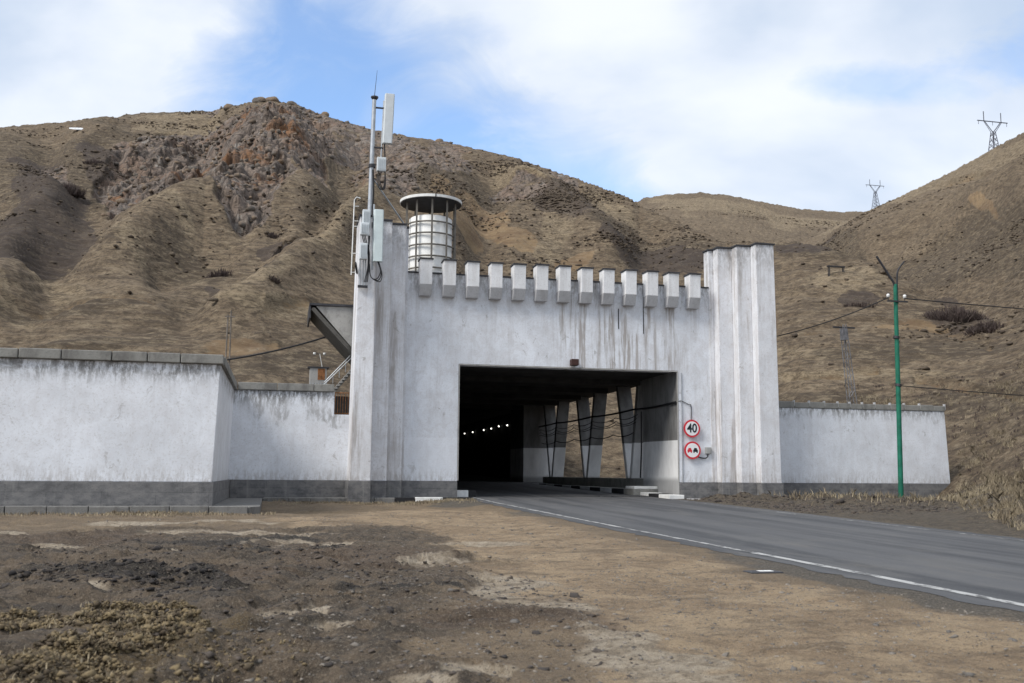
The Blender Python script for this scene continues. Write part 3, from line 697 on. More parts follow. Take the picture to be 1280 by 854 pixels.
    terr = (np.abs((ts % 1)-.5)*2)
    z = z+(sstep(.2, .8, terr)-.5)*.22*np.clip((RR-40)/60, .1, 1)*(1-rk)
    z = z+fbm(X*.6, Y*.6, o=3, s=61)*.16*np.clip((RR-38)/60, .12, 1)
    z = z+(ridged(X*.16, Y*.16, o=3, s=55)-.4)*.12*body*np.clip((RR-50)/80, 0, 1)*on1
    # hold the crest to the skyline read from image pixels
    te = (z-CAM[2])/RR2
    act = te.max(1)
    kk = 21; act_s = np.convolve(np.pad(act, kk//2, mode='edge'), np.ones(kk)/kk, 'valid')
    tgt = np.max([np.interp(be, L[0], L[1]) for L in (L1, L2, L3)], 0)
    dlt = np.clip(tgt-act_s, -.05, .05)[:, None]
    z = z+dlt*RR*sstep(.55, 1.0, te/act[:, None])*np.where(RR > 60, 1, 0)
    X = CAM[0]+RR2*np.sin(BE); Y = CAM[1]+RR2*np.cos(BE)
    orng = mreg([(298, 200, 26, 46, 15), (200, 222, 30, 22), (150, 225, 20, 18), (350, 190, 26, 34), (380, 215, 16, 40), (318, 248, 16, 18), (440, 215, 30, 20), (250, 205, 14, 30)])
    pale = mreg([(-10, 365, 50, 12, 30), (60, 335, 60, 12, 25), (130, 300, 60, 11, 28), (200, 268, 50, 9, 30), (230, 160, 60, 14), (420, 300, 60, 20, -40), (330, 360, 60, 14, -25), (660, 230, 60, 12, 22), (690, 290, 26, 50, 10), (760, 265, 50, 12, 24), (900, 262, 90, 12, 8), (1010, 282, 60, 12), (1140, 250, 90, 13, -25), (1220, 215, 70, 14, -28), (1090, 275, 60, 10, -12), (1060, 360, 50, 12), (350, 395, 110, 9), (1090, 470, 130, 6), (1030, 440, 60, 7), (250, 320, 30, 14, -20)])  # dry grass zones; brighter ridge bands also put into the colour
    dark = mreg([(40, 210, 90, 40, 10), (20, 290, 80, 40), (90, 380, 110, 9, 0), (230, 310, 60, 18, 15), (300, 350, 40, 12), (150, 195, 60, 30), (590, 240, 50, 26, 20), (830, 315, 110, 22, 10), (1030, 325, 70, 16, 8), (1200, 330, 110, 28, -8), (1240, 290, 80, 20, -18), (1180, 440, 130, 14), (1240, 500, 80, 18), (520, 230, 40, 40), (410, 215, 40, 45), (60, 425, 140, 12), (300, 455, 160, 12), (220, 145, 70, 7), (1050, 500, 80, 8)])  # heath zones; shade of the left slope also put into the colour
    nb, nr = BE.shape
    idx = np.arange(nb*nr).reshape(nb, nr)
    f = np.stack([idx[:-1, :-1], idx[1:, :-1], idx[1:, 1:], idx[:-1, 1:]], -1).reshape(-1, 4)[:, ::-1]
    co = np.stack([X, Y, z], -1).reshape(-1, 3)
    # nothing of the hill inside the gallery / behind-wall structures
    cx, cy, cz = co[:, 0], co[:, 1], co[:, 2]
    inside = ((cx > -.9) & (cx < 10.2) & (cy > -1) & (cy < 112) & (cz < 6.0)) | ((cy < 1.0) & (cx > -40) & (cx < 12.6)) | ((cx < 12.6) & (cx > -40) & (cy < 3) & (cz < 3))
    keep = ~inside[f].any(1)
    f = f[keep]
    me = bpy.data.meshes.new('hills'); me.vertices.add(len(co)); me.vertices.foreach_set('co', co.ravel().astype(np.float32))
    me.loops.add(f.size); me.loops.foreach_set('vertex_index', f.ravel().astype(np.int32)); me.polygons.add(len(f))
    me.polygons.foreach_set('loop_start', np.arange(0, f.size, 4, dtype=np.int32)); me.polygons.foreach_set('loop_total', np.full(len(f), 4, np.int32))
    me.polygons.foreach_set('use_smooth', np.ones(len(f), bool)); me.update(calc_edges=True)
    at = me.color_attributes.new('mask', 'FLOAT_COLOR', 'POINT')
    colr = np.stack([np.clip(rk, 0, 1), np.clip(np.maximum(scar, ochre), 0, 1), np.clip(shrub, 0, 1), np.ones_like(z)], -1).reshape(-1, 4)
    at.data.foreach_set('color', colr.ravel().astype(np.float32))
    at = me.color_attributes.new('veg', 'FLOAT_COLOR', 'POINT')
    at.data.foreach_set('color', np.stack([np.clip(pale, 0, 1), np.clip(dark, 0, 1), np.clip(orng, 0, 1), np.ones_like(z)], -1).reshape(-1, 4).ravel().astype(np.float32))
    o = bpy.data.objects.new('hills', me); COL.objects.link(o); me.materials.append(hill_mat()); tag(o, kind='structure')
    return dict(be=be, rr=rr, X=X, Y=Y, Z=z, u=u, v=v, rk=rk, scar=scar, shrub=shrub, tt=tt, on1=on1, on3=on3, on2=on2, ochre=ochre)

def hill_mat():
    t = NT('dry_hillside'); m = t.attr('mask'); vg = t.attr('veg')
    big = t.noise(t.pos(), .035, 5, .6, .4); mid = t.noise(t.pos((1, 1, 2.2)), .20, 8, .72, .5); fine = t.noise(t.pos((1, 1, 2.6)), .95, 9, .80, .3)
    st = t.noise(t.pos((.55, .55, 4.5), (3, 1, 7)), .42, 8, .75, .5)
    vf = t.noise(t.pos((1, 1, 2)), 3.2, 5, .75)
    def soft(a, lo, hi, am): return t.ramp(t.math('ADD', a, t.math('MULTIPLY', t.math('SUBTRACT', mid, .5), am)), lo, hi)
    grass = t.mix(t.ramp(big, .35, .65), (.130, .101, .074), (.172, .136, .100))
    grass = t.mix(t.math('MULTIPLY', soft(vg[0], .3, 1.1, 2.6), .7), grass, (.290, .240, .172))
    grass = t.mix(t.math('MULTIPLY', soft(vg[1], .2, .9, 2.4), .72), grass, (.075, .060, .045))
    grass = t.mix(t.math('MULTIPLY', t.ramp(mid, .50, .60), .40), grass, (.080, .062, .045))
    grass = t.mix(t.math('MULTIPLY', t.ramp(mid, .47, .32), .45), grass, (.225, .183, .132))
    grass = t.mix(t.math('MULTIPLY', t.ramp(st, .505, .585), .42), grass, (.075, .058, .042))
    grass = t.mix(t.math('MULTIPLY', t.ramp(st, .475, .40), .32), grass, (.265, .22, .16))
    grass = t.mix(t.math('MULTIPLY', t.ramp(fine, .50, .575), .75), grass, (.052, .040, .030))
    grass = t.mix(t.math('MULTIPLY', t.ramp(fine, .475, .40), .50), grass, (.30, .255, .19))
    grass = t.mix(t.math('MULTIPLY', t.ramp(vf, .50, .58), .55), grass, (.052, .042, .033))
    grass = t.mix(1.0, grass, (1.10, 1.04, .93), 'MULTIPLY')
    sh = t.ramp(t.math('ADD', m[2], t.math('MULTIPLY', t.math('SUBTRACT', fine, .5), 1.8)), .40, .85)
    grass = t.mix(t.math('MULTIPLY', sh, .65), grass, (.050, .038, .034))
    soil = t.mix(t.ramp(mid, .38, .62), (.20, .125, .068), (.36, .25, .135))
    sm = t.ramp(t.math('ADD', m[1], t.math('MULTIPLY', t.math('SUBTRACT', fine, .5), 3.0)), .55, .95)
    sm = t.math('MULTIPLY', sm, t.ramp(m[1], .05, .3))
    c = t.mix(t.math('MULTIPLY', sm, .55), grass, soil)
    rkc = t.mix(t.ramp(t.noise(t.pos((1, 1, .5)), .22, 8, .75, .8), .40, .60), (.150, .122, .104), (.235, .185, .150))
    org = t.ramp(t.noise(t.pos((1, 1, .35), (13, 4, 9)), .10, 7, .66, .6), .50, .60)
    rkc = t.mix(t.math('MULTIPLY', org, t.ramp(vg[2], .0, .6, .30, .95)), rkc, (.225, .118, .060))
    rkc = t.mix(t.ramp(t.noise(t.pos((1, 1, .6), (3, 3, 3)), .3, 7, .75), .55, .66, 0, .8), rkc, (.30, .285, .26))
    nn = t.n('ShaderNodeTexNoise'); t.l(t.pos((1, 1, .5)), nn.inputs['Vector']); nn.inputs['Scale'].default_value = .6; nn.inputs['Detail'].default_value = 4
    vo = t.n('ShaderNodeTexVoronoi'); vo.feature = 'DISTANCE_TO_EDGE'; wv_ = t.n('ShaderNodeVectorMath'); wv_.operation = 'ADD'
    t.l(t.pos((1, 1, .40)), wv_.inputs[0]); t.l(nn.outputs[1], wv_.inputs[1]); t.l(wv_.outputs[0], vo.inputs['Vector']); vo.inputs['Scale'].default_value = .6
    rkc = t.mix(t.ramp(vo.outputs[0], .10, .0, 0, .65), rkc, (.034, .03, .027))
    rkc = t.mix(t.ramp(fine, .50, .62, 0, .75), rkc, (.045, .037, .032))
    rm = t.ramp(t.math('ADD', m[0], t.math('MULTIPLY', t.math('SUBTRACT', mid, .5), 1.5)), .22, .48)
    c = t.mix(rm, c, rkc)
    hgt = t.math('ADD', t.math('MULTIPLY', fine, 1.0), t.math('MULTIPLY', vf, .4)); hgt = t.math('ADD', hgt, t.math('MULTIPLY', st, .8))
    hgt = t.math('ADD', hgt, t.math('MULTIPLY', t.math('MULTIPLY', t.ramp(vo.outputs[0], 0, .25), m[0]), 1.2))
    t.bump(hgt, .75, .45)
    return t.fin(c, .95)
H = build_hills()

# ------------------------------------------------------------------ GROUND (one sheet to the horizon)
def gbase(X, Y):
    X = np.asarray(X, float); Y = np.asarray(Y, float)
    return .0175*np.clip(Y, -60, 3)-.11*(1-sstep(-1.4, .4, X))*sstep(-10.5, -7, Y)
def ground_relief(X, Y):
    n1 = fbm(X*.35, Y*.35, o=3, s=71); n2 = fbm(X*1.7, Y*1.7, o=4, s=73); n3 = fbm(X*7, Y*7, o=3, s=77)
    u, v = world_to_px(np.stack([X, Y, gbase(X, Y)], -1))
    road = sstep(-.6, -.1, X-.6*0)*(1-sstep(8.2, 8.9, X))
    dirt = 1-road
    wx = X+.5*fbm(X*.8, Y*.8, s=81); wy = Y+.7*fbm(X*.6, Y*.6, s=83)
    def E(cx, cy, rx, ry, a=0): return 1-sstep(.35, 1.15, ell(wx, wy, cx, cy, rx, ry, a))
    mud = np.maximum.reduce([E(-9, -21, 4.6, 6.5), E(-6.2, -22, 3.0, 6), E(-8.5, -27.5, 3, 4), E(-5.6, -17.5, 2.6, 3.0), E(-5.4, -27.3, 1.8, 1.6), E(-6.2, -29.5, 1.5, 2.0)])
    red = np.maximum.reduce([E(-5.4, -21.5, 1.6, 2.6), E(-9.8, -17.5, 2.0, 2), E(-4.0, -27.0, .8, 1.8), E(-6.8, -24, .9, .8)])
    sand = np.maximum.reduce([E(-1.9, -26, 1.9, 12), E(-2.4, -14, 2.6, 9), E(-1.2, -31, 3.2, 5), E(-3.9, -20, 1.3, 3.2), E(-4.6, -13, 3, 2.2), E(-.6, -37, 8, 5)])
    pale = np.maximum.reduce([E(-5.9, -27.7, .75, .42, 8), E(-6.45, -27.0, .5, .3), E(-8.35, -22.7, .8, .26, 0), E(-8.75, -24.9, .34, .24), E(-5.75, -29.5, .5, .26), E(-5.1, -29.2, .4, .22), E(-4.4, -22.3, .7, .9), E(-3.6, -24.9, .6, 1.6), E(-6.6, -16.5, 2.4, .55), E(-8.6, -14.0, 1.8, .6), E(-10.5, -16, 1.5, .45), E(-3.5, -28.6, .6, 1.2), E(-3.0, -19, 1.2, .9), E(-7.5, -19.6, 1.6, .28, 6), E(-5.6, -18.9, 1.2, .3, -5), E(-9.6, -19.2, .9, .3), E(-6.9, -22.2, .7, .18), E(-5.2, -23.4, .6, .16)*.9])
    blk = np.maximum.reduce([E(-8.1, -23.9, 1.15, .75, -8), E(-7.5, -25.0, .7, .7), E(-6.2, -20.2, 1.6, .8, 5), E(-6.9, -18.5, 2.0, .45, 3), E(-5.1, -25.4, 1.2, .25, 4)])
    grav = sstep(-.35, .75, X+.5*fbm(X*.7, Y*.4, s=91)-.05)*(1-sstep(8.0, 10.6, X))
    grav = np.maximum(grav, E(.2, -3, 1.9, 3.2))
    verge = sstep(7.9, 8.7, X)
    straw = np.maximum.reduce([E(-8.05, -26.6, .85, .55, 15), E(-7.7, -28.3, .6, 1.0, -30), E(-8.5, -29.3, 1.2, 1.2), E(-6.3, -6.5, 5, 1.3)*.5])
    z = dirt*(n1*.05+n2*.028*(1-.5*sand)+n3*.010)
    z = z+dirt*mud*(ridged(wx*.9, wy*2.4, o=5, s=95)*.060)
    z = z+.10*E(-8.4, -23.7, 1.1, .38, -10)+.09*E(-7.55, -24.6, .6, .5, 20)-.05*E(-8.4, -22.8, .8, .3)
    z = z+.04*E(-8.05, -26.6, .8, .42, 15)+.055*E(-7.65, -28.0, .5, .8, -35)+.05*E(-8.6, -29.3, 1, .8)
    # wheel ruts curving across the mud toward the road
    for off in (0, 1.7):
        cxr = -9.5+off+((Y+34)/14.0)**2*3.0
        z = z-.055*np.exp(-((X-cxr+.25*vnoise(Y*.3, 3))/.17)**2)*mud+.02*np.exp(-((X-cxr-.33)/.14)**2)*mud
        lug = (sstep(.2, .5, (Y*5.2) % 1.0)-.5)*.018; z = z+lug*np.exp(-((X-cxr)/.2)**2)*mud
    for c0 in (-3.1, -1.3):
        z = z-.02*np.exp(-((X-c0-.3*np.sin(Y*.17))/.22)**2)*dirt*sstep(-6, -9, Y)
    z = z-.05*pale*(mud > .3)
    z = z*(1-.98*sstep(.1, .3, X)*(1-sstep(8.1, 8.6, X)))
    # dark spoil bank beyond the right edge of the road
    mound = np.exp(-((Y+2.8+(X-10)*.75)/1.3)**2)*sstep(8.3, 10.2, X)*(1-sstep(17, 22, X))
    z = z+mound*(.22+.12*n2)
    bank = sstep(0, 3.2, X-(9.9+.6*(Y+16))+.6*fbm(X*.5, Y*.5, s=97))*sstep(8.9, 10.5, X)*(1-sstep(-2.2, -.6, Y))
    z = z+bank*(.80+.20*n2+.25*n1)
    straw = np.maximum(straw, bank*.55)
    return z, dict(mud=mud, red=red, sand=sand, pale=pale, blk=blk, grav=grav, verge=verge, straw=straw)
def build_ground():
    be = np.concatenate([np.linspace(radians(-180), radians(-19), 70), np.linspace(radians(-18.6), radians(36), 760), np.linspace(radians(37), radians(180), 60)])
    rr = np.concatenate([[.3, 1, 2, 3], 4*np.exp(np.linspace(0, math.log(55/4.), 430)), [60, 70, 90, 130, 250, 600, 1500, 4000]])
    BE, RR = np.meshgrid(be, rr, indexing='ij')
    X = CAM[0]+RR*np.sin(BE); Y = CAM[1]+RR*np.cos(BE)
    rel, mk = ground_relief(X, Y)
    z = gbase(X, Y)+rel*(1-sstep(45, 60, RR))
    # ground drops away under the hills and under the tunnel floor slab
    z = np.where(RR > 60, -1.5, z)
    z = np.where((X > -7.5) & (X < 9) & (Y > -.4), np.minimum(z, -.35), z)
    nb, nr = BE.shape; idx = np.arange(nb*nr).reshape(nb, nr)
    f = np.stack([idx[:-1, :-1], idx[1:, :-1], idx[1:, 1:], idx[:-1, 1:]], -1).reshape(-1, 4)[:, ::-1]
    co = np.stack([X, Y, z], -1).reshape(-1, 3)
    me = bpy.data.meshes.new('ground'); me.vertices.add(len(co)); me.vertices.foreach_set('co', co.ravel().astype(np.float32))
    me.loops.add(f.size); me.loops.foreach_set('vertex_index', f.ravel().astype(np.int32)); me.polygons.add(len(f))
    me.polygons.foreach_set('loop_start', np.arange(0, f.size, 4, dtype=np.int32)); me.polygons.foreach_set('loop_total', np.full(len(f), 4, np.int32))
    me.polygons.foreach_set('use_smooth', np.ones(len(f), bool)); me.update(calc_edges=True)
    for nm, ks in (('soil_a', ('mud', 'sand', 'pale')), ('soil_b', ('grav', 'red', 'blk')), ('soil_c', ('straw', 'verge', 'verge'))):
        at = me.color_attributes.new(nm, 'FLOAT_COLOR', 'POINT')
        c = np.stack([np.clip(mk[k], 0, 1) for k in ks]+[np.ones_like(z)], -1).reshape(-1, 4); at.data.foreach_set('color', c.ravel().astype(np.float32))
    o = bpy.data.objects.new('ground', me); COL.objects.link(o); me.materials.append(ground_mat()); tag(o, kind='structure')
def ground_mat():
    t = NT('churned_soil'); a = t.attr('soil_a'); b = t.attr('soil_b'); c3 = t.attr('soil_c')
    n1 = t.noise(t.pos(), .9, 7, .65, .5); n2 = t.noise(t.pos(), 5, 7, .72, .3); n3 = t.noise(t.pos(), 32, 5, .75)
    st = t.noise(t.pos((.5, 2.2, 1)), 1.5, 6, .7, .6)
    nm = t.math('ADD', t.math('MULTIPLY', n2, .6), t.math('MULTIPLY', st, .5))
    def edge(s, lo=.35, hi=.65, am=1.5, n=None): return t.ramp(t.math('ADD', s, t.math('MULTIPLY', t.math('SUBTRACT', nm, .55), am*1.7)), lo-.12, hi+.12)
    c = t.mix(t.ramp(n1, .35, .65), (.155, .120, .085), (.225, .178, .128))
    c = t.mix(edge(a[1], .3, .6), c, t.mix(t.ramp(t.math('ADD', t.math('MULTIPLY', n1, .6), t.math('MULTIPLY', n2, .4)), .40, .58), (.385, .305, .215), (.255, .195, .138)))
    c = t.mix(t.math('MULTIPLY', t.ramp(st, .55, .70), .6), c, (.115, .092, .075))
    mudc = t.mix(t.ramp(t.math('ADD', t.math('MULTIPLY', st, .6), t.math('MULTIPLY', n2, .4)), .42, .57), (.030, .026, .024), (.125, .099, .077))
    c = t.mix(t.math('MULTIPLY', edge(a[0], .35, .7), .93), c, mudc)
    c = t.mix(t.math('MULTIPLY', edge(b[1], .4, .7), .5), c, (.095, .066, .050))
    c = t.mix(t.math('MULTIPLY', edge(b[2], .35, .7), .95), c, (.016, .0155, .017))
    c = t.mix(t.math('MULTIPLY', edge(a[2], .42, .75, 1.3), .9), c, t.mix(t.ramp(n2, .4, .6), (.44, .40, .35), (.30, .26, .21)))
    gr = t.mix(t.ramp(n3, .38, .62), (.045, .045, .047), (.125, .122, .118))
    c = t.mix(t.math('MULTIPLY', edge(b[0], .42, .66, 1.1), .92), c, gr)
    c = t.mix(edge(c3[1], .4, .7), c, t.mix(t.ramp(n2, .4, .62), (.042, .037, .033), (.10, .085, .068)))
    c = t.mix(t.math('MULTIPLY', edge(c3[0], .4, .75), .85), c, t.mix(t.ramp(n3, .4, .6), (.18, .135, .075), (.055, .043, .03)))
    damp = t.noise(t.pos((.45, 1.3, 1), (9, 2, 0)), 1.3, 8, .72, .8)
    c = t.mix(t.math('MULTIPLY', t.math('MULTIPLY', t.ramp(damp, .53, .63), t.ramp(b[0], .6, .2)), .55), c, (.085, .064, .048))
    c = t.mix(t.math('MULTIPLY', t.ramp(n2, .52, .62), .35), c, (.10, .080, .062))
    c = t.mix(t.math('MULTIPLY', t.ramp(n3, .54, .64), .45), c, (.33, .30, .26))
    c = t.mix(t.math('MULTIPLY', t.ramp(n3, .47, .38), .6), c, (.055, .045, .037))
    g4 = t.noise(t.pos(), 110, 3, .7); c = t.mix(t.math('MULTIPLY', t.ramp(g4, .54, .66), .45), c, (.36, .33, .29)); c = t.mix(t.math('MULTIPLY', t.ramp(g4, .46, .36), .45), c, (.05, .042, .035))
    c = t.mix(1.0, c, (1.06, .99, .87), 'MULTIPLY')
    t.bump(t.math('ADD', t.math('ADD', t.math('MULTIPLY', n2, 1.0), t.math('MULTIPLY', n3, .6)), t.math('MULTIPLY', st, 1.2)), 1.0, .07)
    return t.fin(c, t.ramp(n1, .3, .7, .75, .95))
build_ground()

# ------------------------------------------------------------------ ROAD
def road_z(y): return .0175*y
def sheet(name, xa, xb, y0, y1, dz, mat, n=60, kind='structure', wob=0.0, seed=0):
    r = random.Random(seed); v = []; f = []
    for i in range(n+1):
        y = y0+(y1-y0)*i/n
        w0 = xa(y) if callable(xa) else xa; w1 = xb(y) if callable(xb) else xb
        w0 += r.uniform(-wob, wob); w1 += r.uniform(-wob, wob)
        v += [(w0, y, road_z(y)+dz), (w1, y, road_z(y)+dz)]
        if i: f.append((2*i-2, 2*i-1, 2*i+1, 2*i))
    b = MB(); b.add(v, f); o = b.build(name, mat); return tag(o, kind=kind)
def edge_l(y): return float(np.interp(y, [-60, -34, -24, -15, -4, 0, 2], [1.9, 1.55, 1.28, .9, .58, .6, .6]))
def asphalt():
    t = NT('worn_asphalt'); x, y, z = t.xyz()
    lane = t.noise(t.pos((1.3, .04, 1)), 1.3, 4, .55); n = t.noise(t.pos((1, .3, 1)), 1.2, 6, .65); f = t.noise(t.pos(), 45, 4, .7)
    c = t.mix(t.ramp(lane, .35, .65), (.052, .054, .059), (.094, .095, .099))
    c = t.mix(t.math('MULTIPLY', t.ramp(n, .50, .66), .5), c, (.125, .123, .12))
    c = t.mix(t.math('MULTIPLY', t.ramp(f, .5, .75), .4), c, (.17, .17, .17))
    dust = t.noise(t.pos((.8, .25, 1), (4, 2, 0)), 2, 6, .7)
    c = t.mix(t.math('MULTIPLY', t.ramp(dust, .55, .75), .35), c, (.16, .145, .125))
    t.bump(f, .5, .012); return t.fin(c, .82)
MAT['asphalt'] = asphalt()
sheet('road', lambda y: edge_l(y)-.42, 8.2, -70, 1.2, .005, 'asphalt', 240, wob=.09, seed=3)
sheet('tunnel_floor', .0, 8.8, 1.2, 110, .02, 'asphalt', 10)
def line_mat(name='worn_road_paint', wear=0.0):
    t = NT(name); n = t.noise(t.pos((1, .35, 1)), 9, 6, .75); m = t.noise(t.pos((1, 1, 1)), 1.1, 4, .6)
    c = t.mix(t.ramp(t.math('ADD', n, t.math('MULTIPLY', t.math('SUBTRACT', m, .5), .35)), .50-wear, .62-wear), (.40, .40, .39), (.11, .11, .11)); return t.fin(c, .7)
MAT['line'] = line_mat(); MAT['line_mid'] = line_mat('worn_road_paint_faded', .03); MAT['line_faint'] = line_mat('worn_road_paint_nearly_gone', .13)
sheet('road_marking', lambda y: edge_l(y)-.06, lambda y: edge_l(y)+.09, -60, -21.3, 0.010, 'line', 90, wob=.012, seed=5)
sheet('road_marking', lambda y: edge_l(y)-.04, lambda y: edge_l(y)+.06, -21.2, 0, 0.010, 'line_mid', 60, wob=.02, seed=6)
sheet('road_marking', 7.74, 7.83, -60, -.5, 0.010, 'line_faint', 60, wob=.012, seed=7)
sheet('road_marking', 4.3, 4.42, -60, -44, 0.010, 'line', 6, wob=.01, seed=8)

# kerbs and pavements
def strip(name, poly, z0, z1, mat, bevel=.02):
    b = MB(); b.hull([(x, y, z0) for x, y in poly], [(x, y, z1) for x, y in poly]); o = b.build(name, mat, None, bevel); return tag(o, kind='structure')
strip('pavement', [(-34, -9.05), (-7.15, -9.05), (-6.9, -8.6), (-6.95, -1.2), (-6.95, .5), (-34, .5)], -.4, -.03, 'kerb')
strip('pavement', [(-6.93, -1.05), (-.6, -1.05), (.15, -.9), (.35, .0), (.3, .88), (-6.93, .88)], -.4, .0, 'kerb')
# kerb stones along the near pavement
def kerb(x0, x1, y0, y1, z0, z1, mat, label, group):
    o = thing('kerb_stone', ((x0+x1)/2, y0, z0), label, 'kerb stone', group)
    return o
def kerbrow(x0, x1, y, z1, ln, group, label):
    x = x0; i = 0
    while x < x1-.05:
        e = min(x+ln, x1); j = random.uniform(-.012, .012)
        b = MB(); b.box((x+.008, y-.16+j, z1-.35), (e-.008, y+j*.5, z1+random.uniform(-.01, .012)))
        o = b.build('kerb_stone', 'kerb', None, .02); tag(o, label, 'kerb stone', group); x = e; i += 1
kerbrow(-17, -7.2, -9.06, -.01, .98, 'kerb stones before the long left wall', 'one of the grey kerb stones before the long left wall')
kerbrow(-6.8, -2.42, -1.06, .02, .73, 'plain kerb stones before the left tower', 'one of the plain kerb stones before the left tower and short wall')
def kstone(p0, p1, z0, z1, mat, label, w=.18):
    (x0, y0), (x1, y1) = p0, p1; d = Vector((x1-x0, y1-y0)).normalized(); n = Vector((-d.y, d.x))*w
    q = [(x0, y0), (x1, y1), (x1+n.x, y1+n.y), (x0+n.x, y0+n.y)]
    b = MB(); b.hull([(x, y, z0) for x, y in q], [(x, y, z1) for x, y in q]); o = b.build('kerb_stone', mat, None, .02); return tag(o, label, 'kerb stone')
kstone((-2.40, -1.24), (-1.72, -1.24), -.3, .03, 'black', 'black painted kerb stone left of the white one by the tunnel mouth')
kstone((-1.70, -1.24), (-.72, -1.24), -.3, .04, 'white_paint', 'white painted kerb stone before the left pier')
kstone((-.70, -1.24), (.15, -1.10), -.3, .03, 'black', 'black kerb stone between the white one and the tunnel mouth')
kstone((.17, -1.08), (.55, -.2), -.3, .02, 'black', 'dark curved kerb stone turning into the tunnel on the left')
MBk = MB().box((.06, .35, .0), (.5, .75, .26)); o = MBk.build('kerb_block', 'white_paint', None, .02); tag(o, 'short white block on the ground just inside the left pier', 'concrete block')
MBk = MB().box((.51, .4, .0), (.8, 2.0, .25)); o = MBk.build('kerb_block', 'black', None, .02); tag(o, 'black block beside the white one inside the left pier', 'concrete block')
# right: alternating painted kerb at the gallery mouth
seq = [(9.7, 'black'), (8.4, 'black')]
lab = {'white_paint': 'white painted', 'black': 'black painted'}
ends = [(-.9, 'white_paint', 'nearest white painted kerb stone right of the tunnel mouth'), (.2, 'black', 'black kerb stone between the two nearest white ones on the right'), (1.3, 'white_paint', 'second white kerb stone going into the tunnel on the right')]
for y0, m, l in ends:
    b = MB().box((8.0, y0+.01, -.3), (8.62, y0+1.09, .15+y0*.0175)); o = b.build('kerb_stone', m, None, .02); tag(o, l, 'kerb stone')
o = MB().box((7.75, 2.22, .303), (8.77, 3.3, .42)).build('kerb_block', 'white_paint', None, .02); tag(o, 'white capping block at the start of the gallery walkway', 'concrete block')
y = 3.35
k = 0
while y < 24:
    b = MB().box((7.66, y+.02, -.1), (7.697, y+1.5, .28+.004*y)); o = b.build('kerb_stone', 'black' if k % 2 == 0 else 'concrete_raw', None, .006)
    tag(o, 'one of the dark stones facing the gallery walkway' if k % 2 == 0 else 'one of the grey stones facing the gallery walkway', 'kerb stone', 'dark stones of the gallery walkway' if k % 2 == 0 else 'grey stones of the gallery walkway'); y += 1.55; k += 1
strip('pavement', [(8.65, -1.0), (12.6, -2.2), (12.6, 1.0), (8.82, 1.0)], -.4, -.02, 'concrete')
kerbx = 8.64
for i in range(5):
    x0 = 8.64+.8*i; kstone((x0, -1.05-.3*i), (x0+.78, -1.05-.3*(i+1)), -.3, .0-.02*i, 'concrete_raw', None)
    bpy.data.objects[-1] if False else None
    o = [q for q in COL.objects if q.name.startswith('kerb_stone')][-1]
    o['group'] = 'grey kerb stones before the right tower'; o['label'] = 'one of the grey kerb stones before the right tower'; o['category'] = 'kerb stone'
# road stud / manhole piece on the shoulder
mh = thing('road_patch_plate', (.05, -23.9, -.4), 'small white-topped plate lying on the dark shoulder', 'plate')
MB().box((-.22, -24.0, -.43), (.25, -23.72, -.40)).build('plate_base', 'dark_cap', mh, .01)
MB().box((-.06, -23.94, -.399), (.14, -23.82, -.392)).build('plate_mark', 'white_paint', mh, .005)

# ------------------------------------------------------------------ pylons and small things on the hills
def hill_at(be, want=None, r=None):
    i = int(np.argmin(np.abs(H['be']-be)))
    te = (H['Z'][i]-CAM[2])/np.hypot(H['X'][i]-CAM[0], H['Y'][i]-CAM[1])
    if r is not None: j = int(np.argmin(np.abs(H['rr']-r)))
    elif want is None: j = int(np.argmax(te))
    else:
        run = np.maximum.accumulate(te); j = int(np.searchsorted(run, want)); j = min(j, len(H['rr'])-1)
    return Vector((H['X'][i, j], H['Y'][i, j], H['Z'][i, j])), H['rr'][j]
def pylon(be, rdist, hgt, label):
    p, rr_ = hill_at(be, r=rdist)
    t = thing('power_pylon', tuple(p), label, 'pylon', 'power pylons on the hills')
    H_ = hgt; th = .12*H_/18
    w = H_*.11; zw = H_*.66
    def P(x, y, z): return (p.x+x, p.y+y, p.z+z)
    for sx in (-1, 1):
        for sy in (-1, 1):
            MB().tube([P(sx*w, sy*w, -1.5), P(sx*w*.22, sy*w*.22, zw)], th, 4).build('tower_leg', 'pylon', t)
    b = MB(); n = 7
    for k in range(n):
        a0, a1 = k/n, (k+1)/n; w0, w1_ = w*(1-.78*a0), w*(1-.78*a1); z0, z1 = zw*a0, zw*a1
        for s in (-1, 1):
            b.tube([P(-w0*s, -w0, z0), P(w1_*s, -w1_, z1)], th*.55, 4); b.tube([P(-w0*s, w0, z0), P(w1_*s, w1_, z1)], th*.55, 4)
            b.tube([P(-w0, -w0*s, z0), P(-w1_, w1_*s, z1)], th*.55, 4); b.tube([P(w0, -w0*s, z0), P(w1_, w1_*s, z1)], th*.55, 4)
    b.build('lattice_bracing', 'pylon', t)
    for s in (-1, 1):
        MB().tube([P(s*w*.1, 0, zw), P(s*H_*.15, 0, H_*.83)], th*1.2, 4).build('fork_arm', 'pylon', t)
        MB().tube([P(s*w*.35, 0, zw*.98), P(s*H_*.17, 0, H_*.83)], th*.8, 4).build('fork_arm', 'pylon', t)
        MB().tube([P(s*H_*.165, 0, H_*.83), P(s*H_*.165, 0, H_)], th*1.3, 4).build('earth_peak', 'pylon', t)
    MB().tube([P(-H_*.29, 0, H_*.835), P(H_*.29, 0, H_*.835)], th*1.3, 4).build('crossarm', 'pylon', t)
    for x in (-.27, 0, .27): MB().tube([P(x*H_, 0, H_*.83), P(x*H_, 0, H_*.77)], th*.7, 4).build('insulator_string', 'pylon', t)
    return t
b1, _ = bearing(1241, 150); b2, _ = bearing(1093.5, 240)
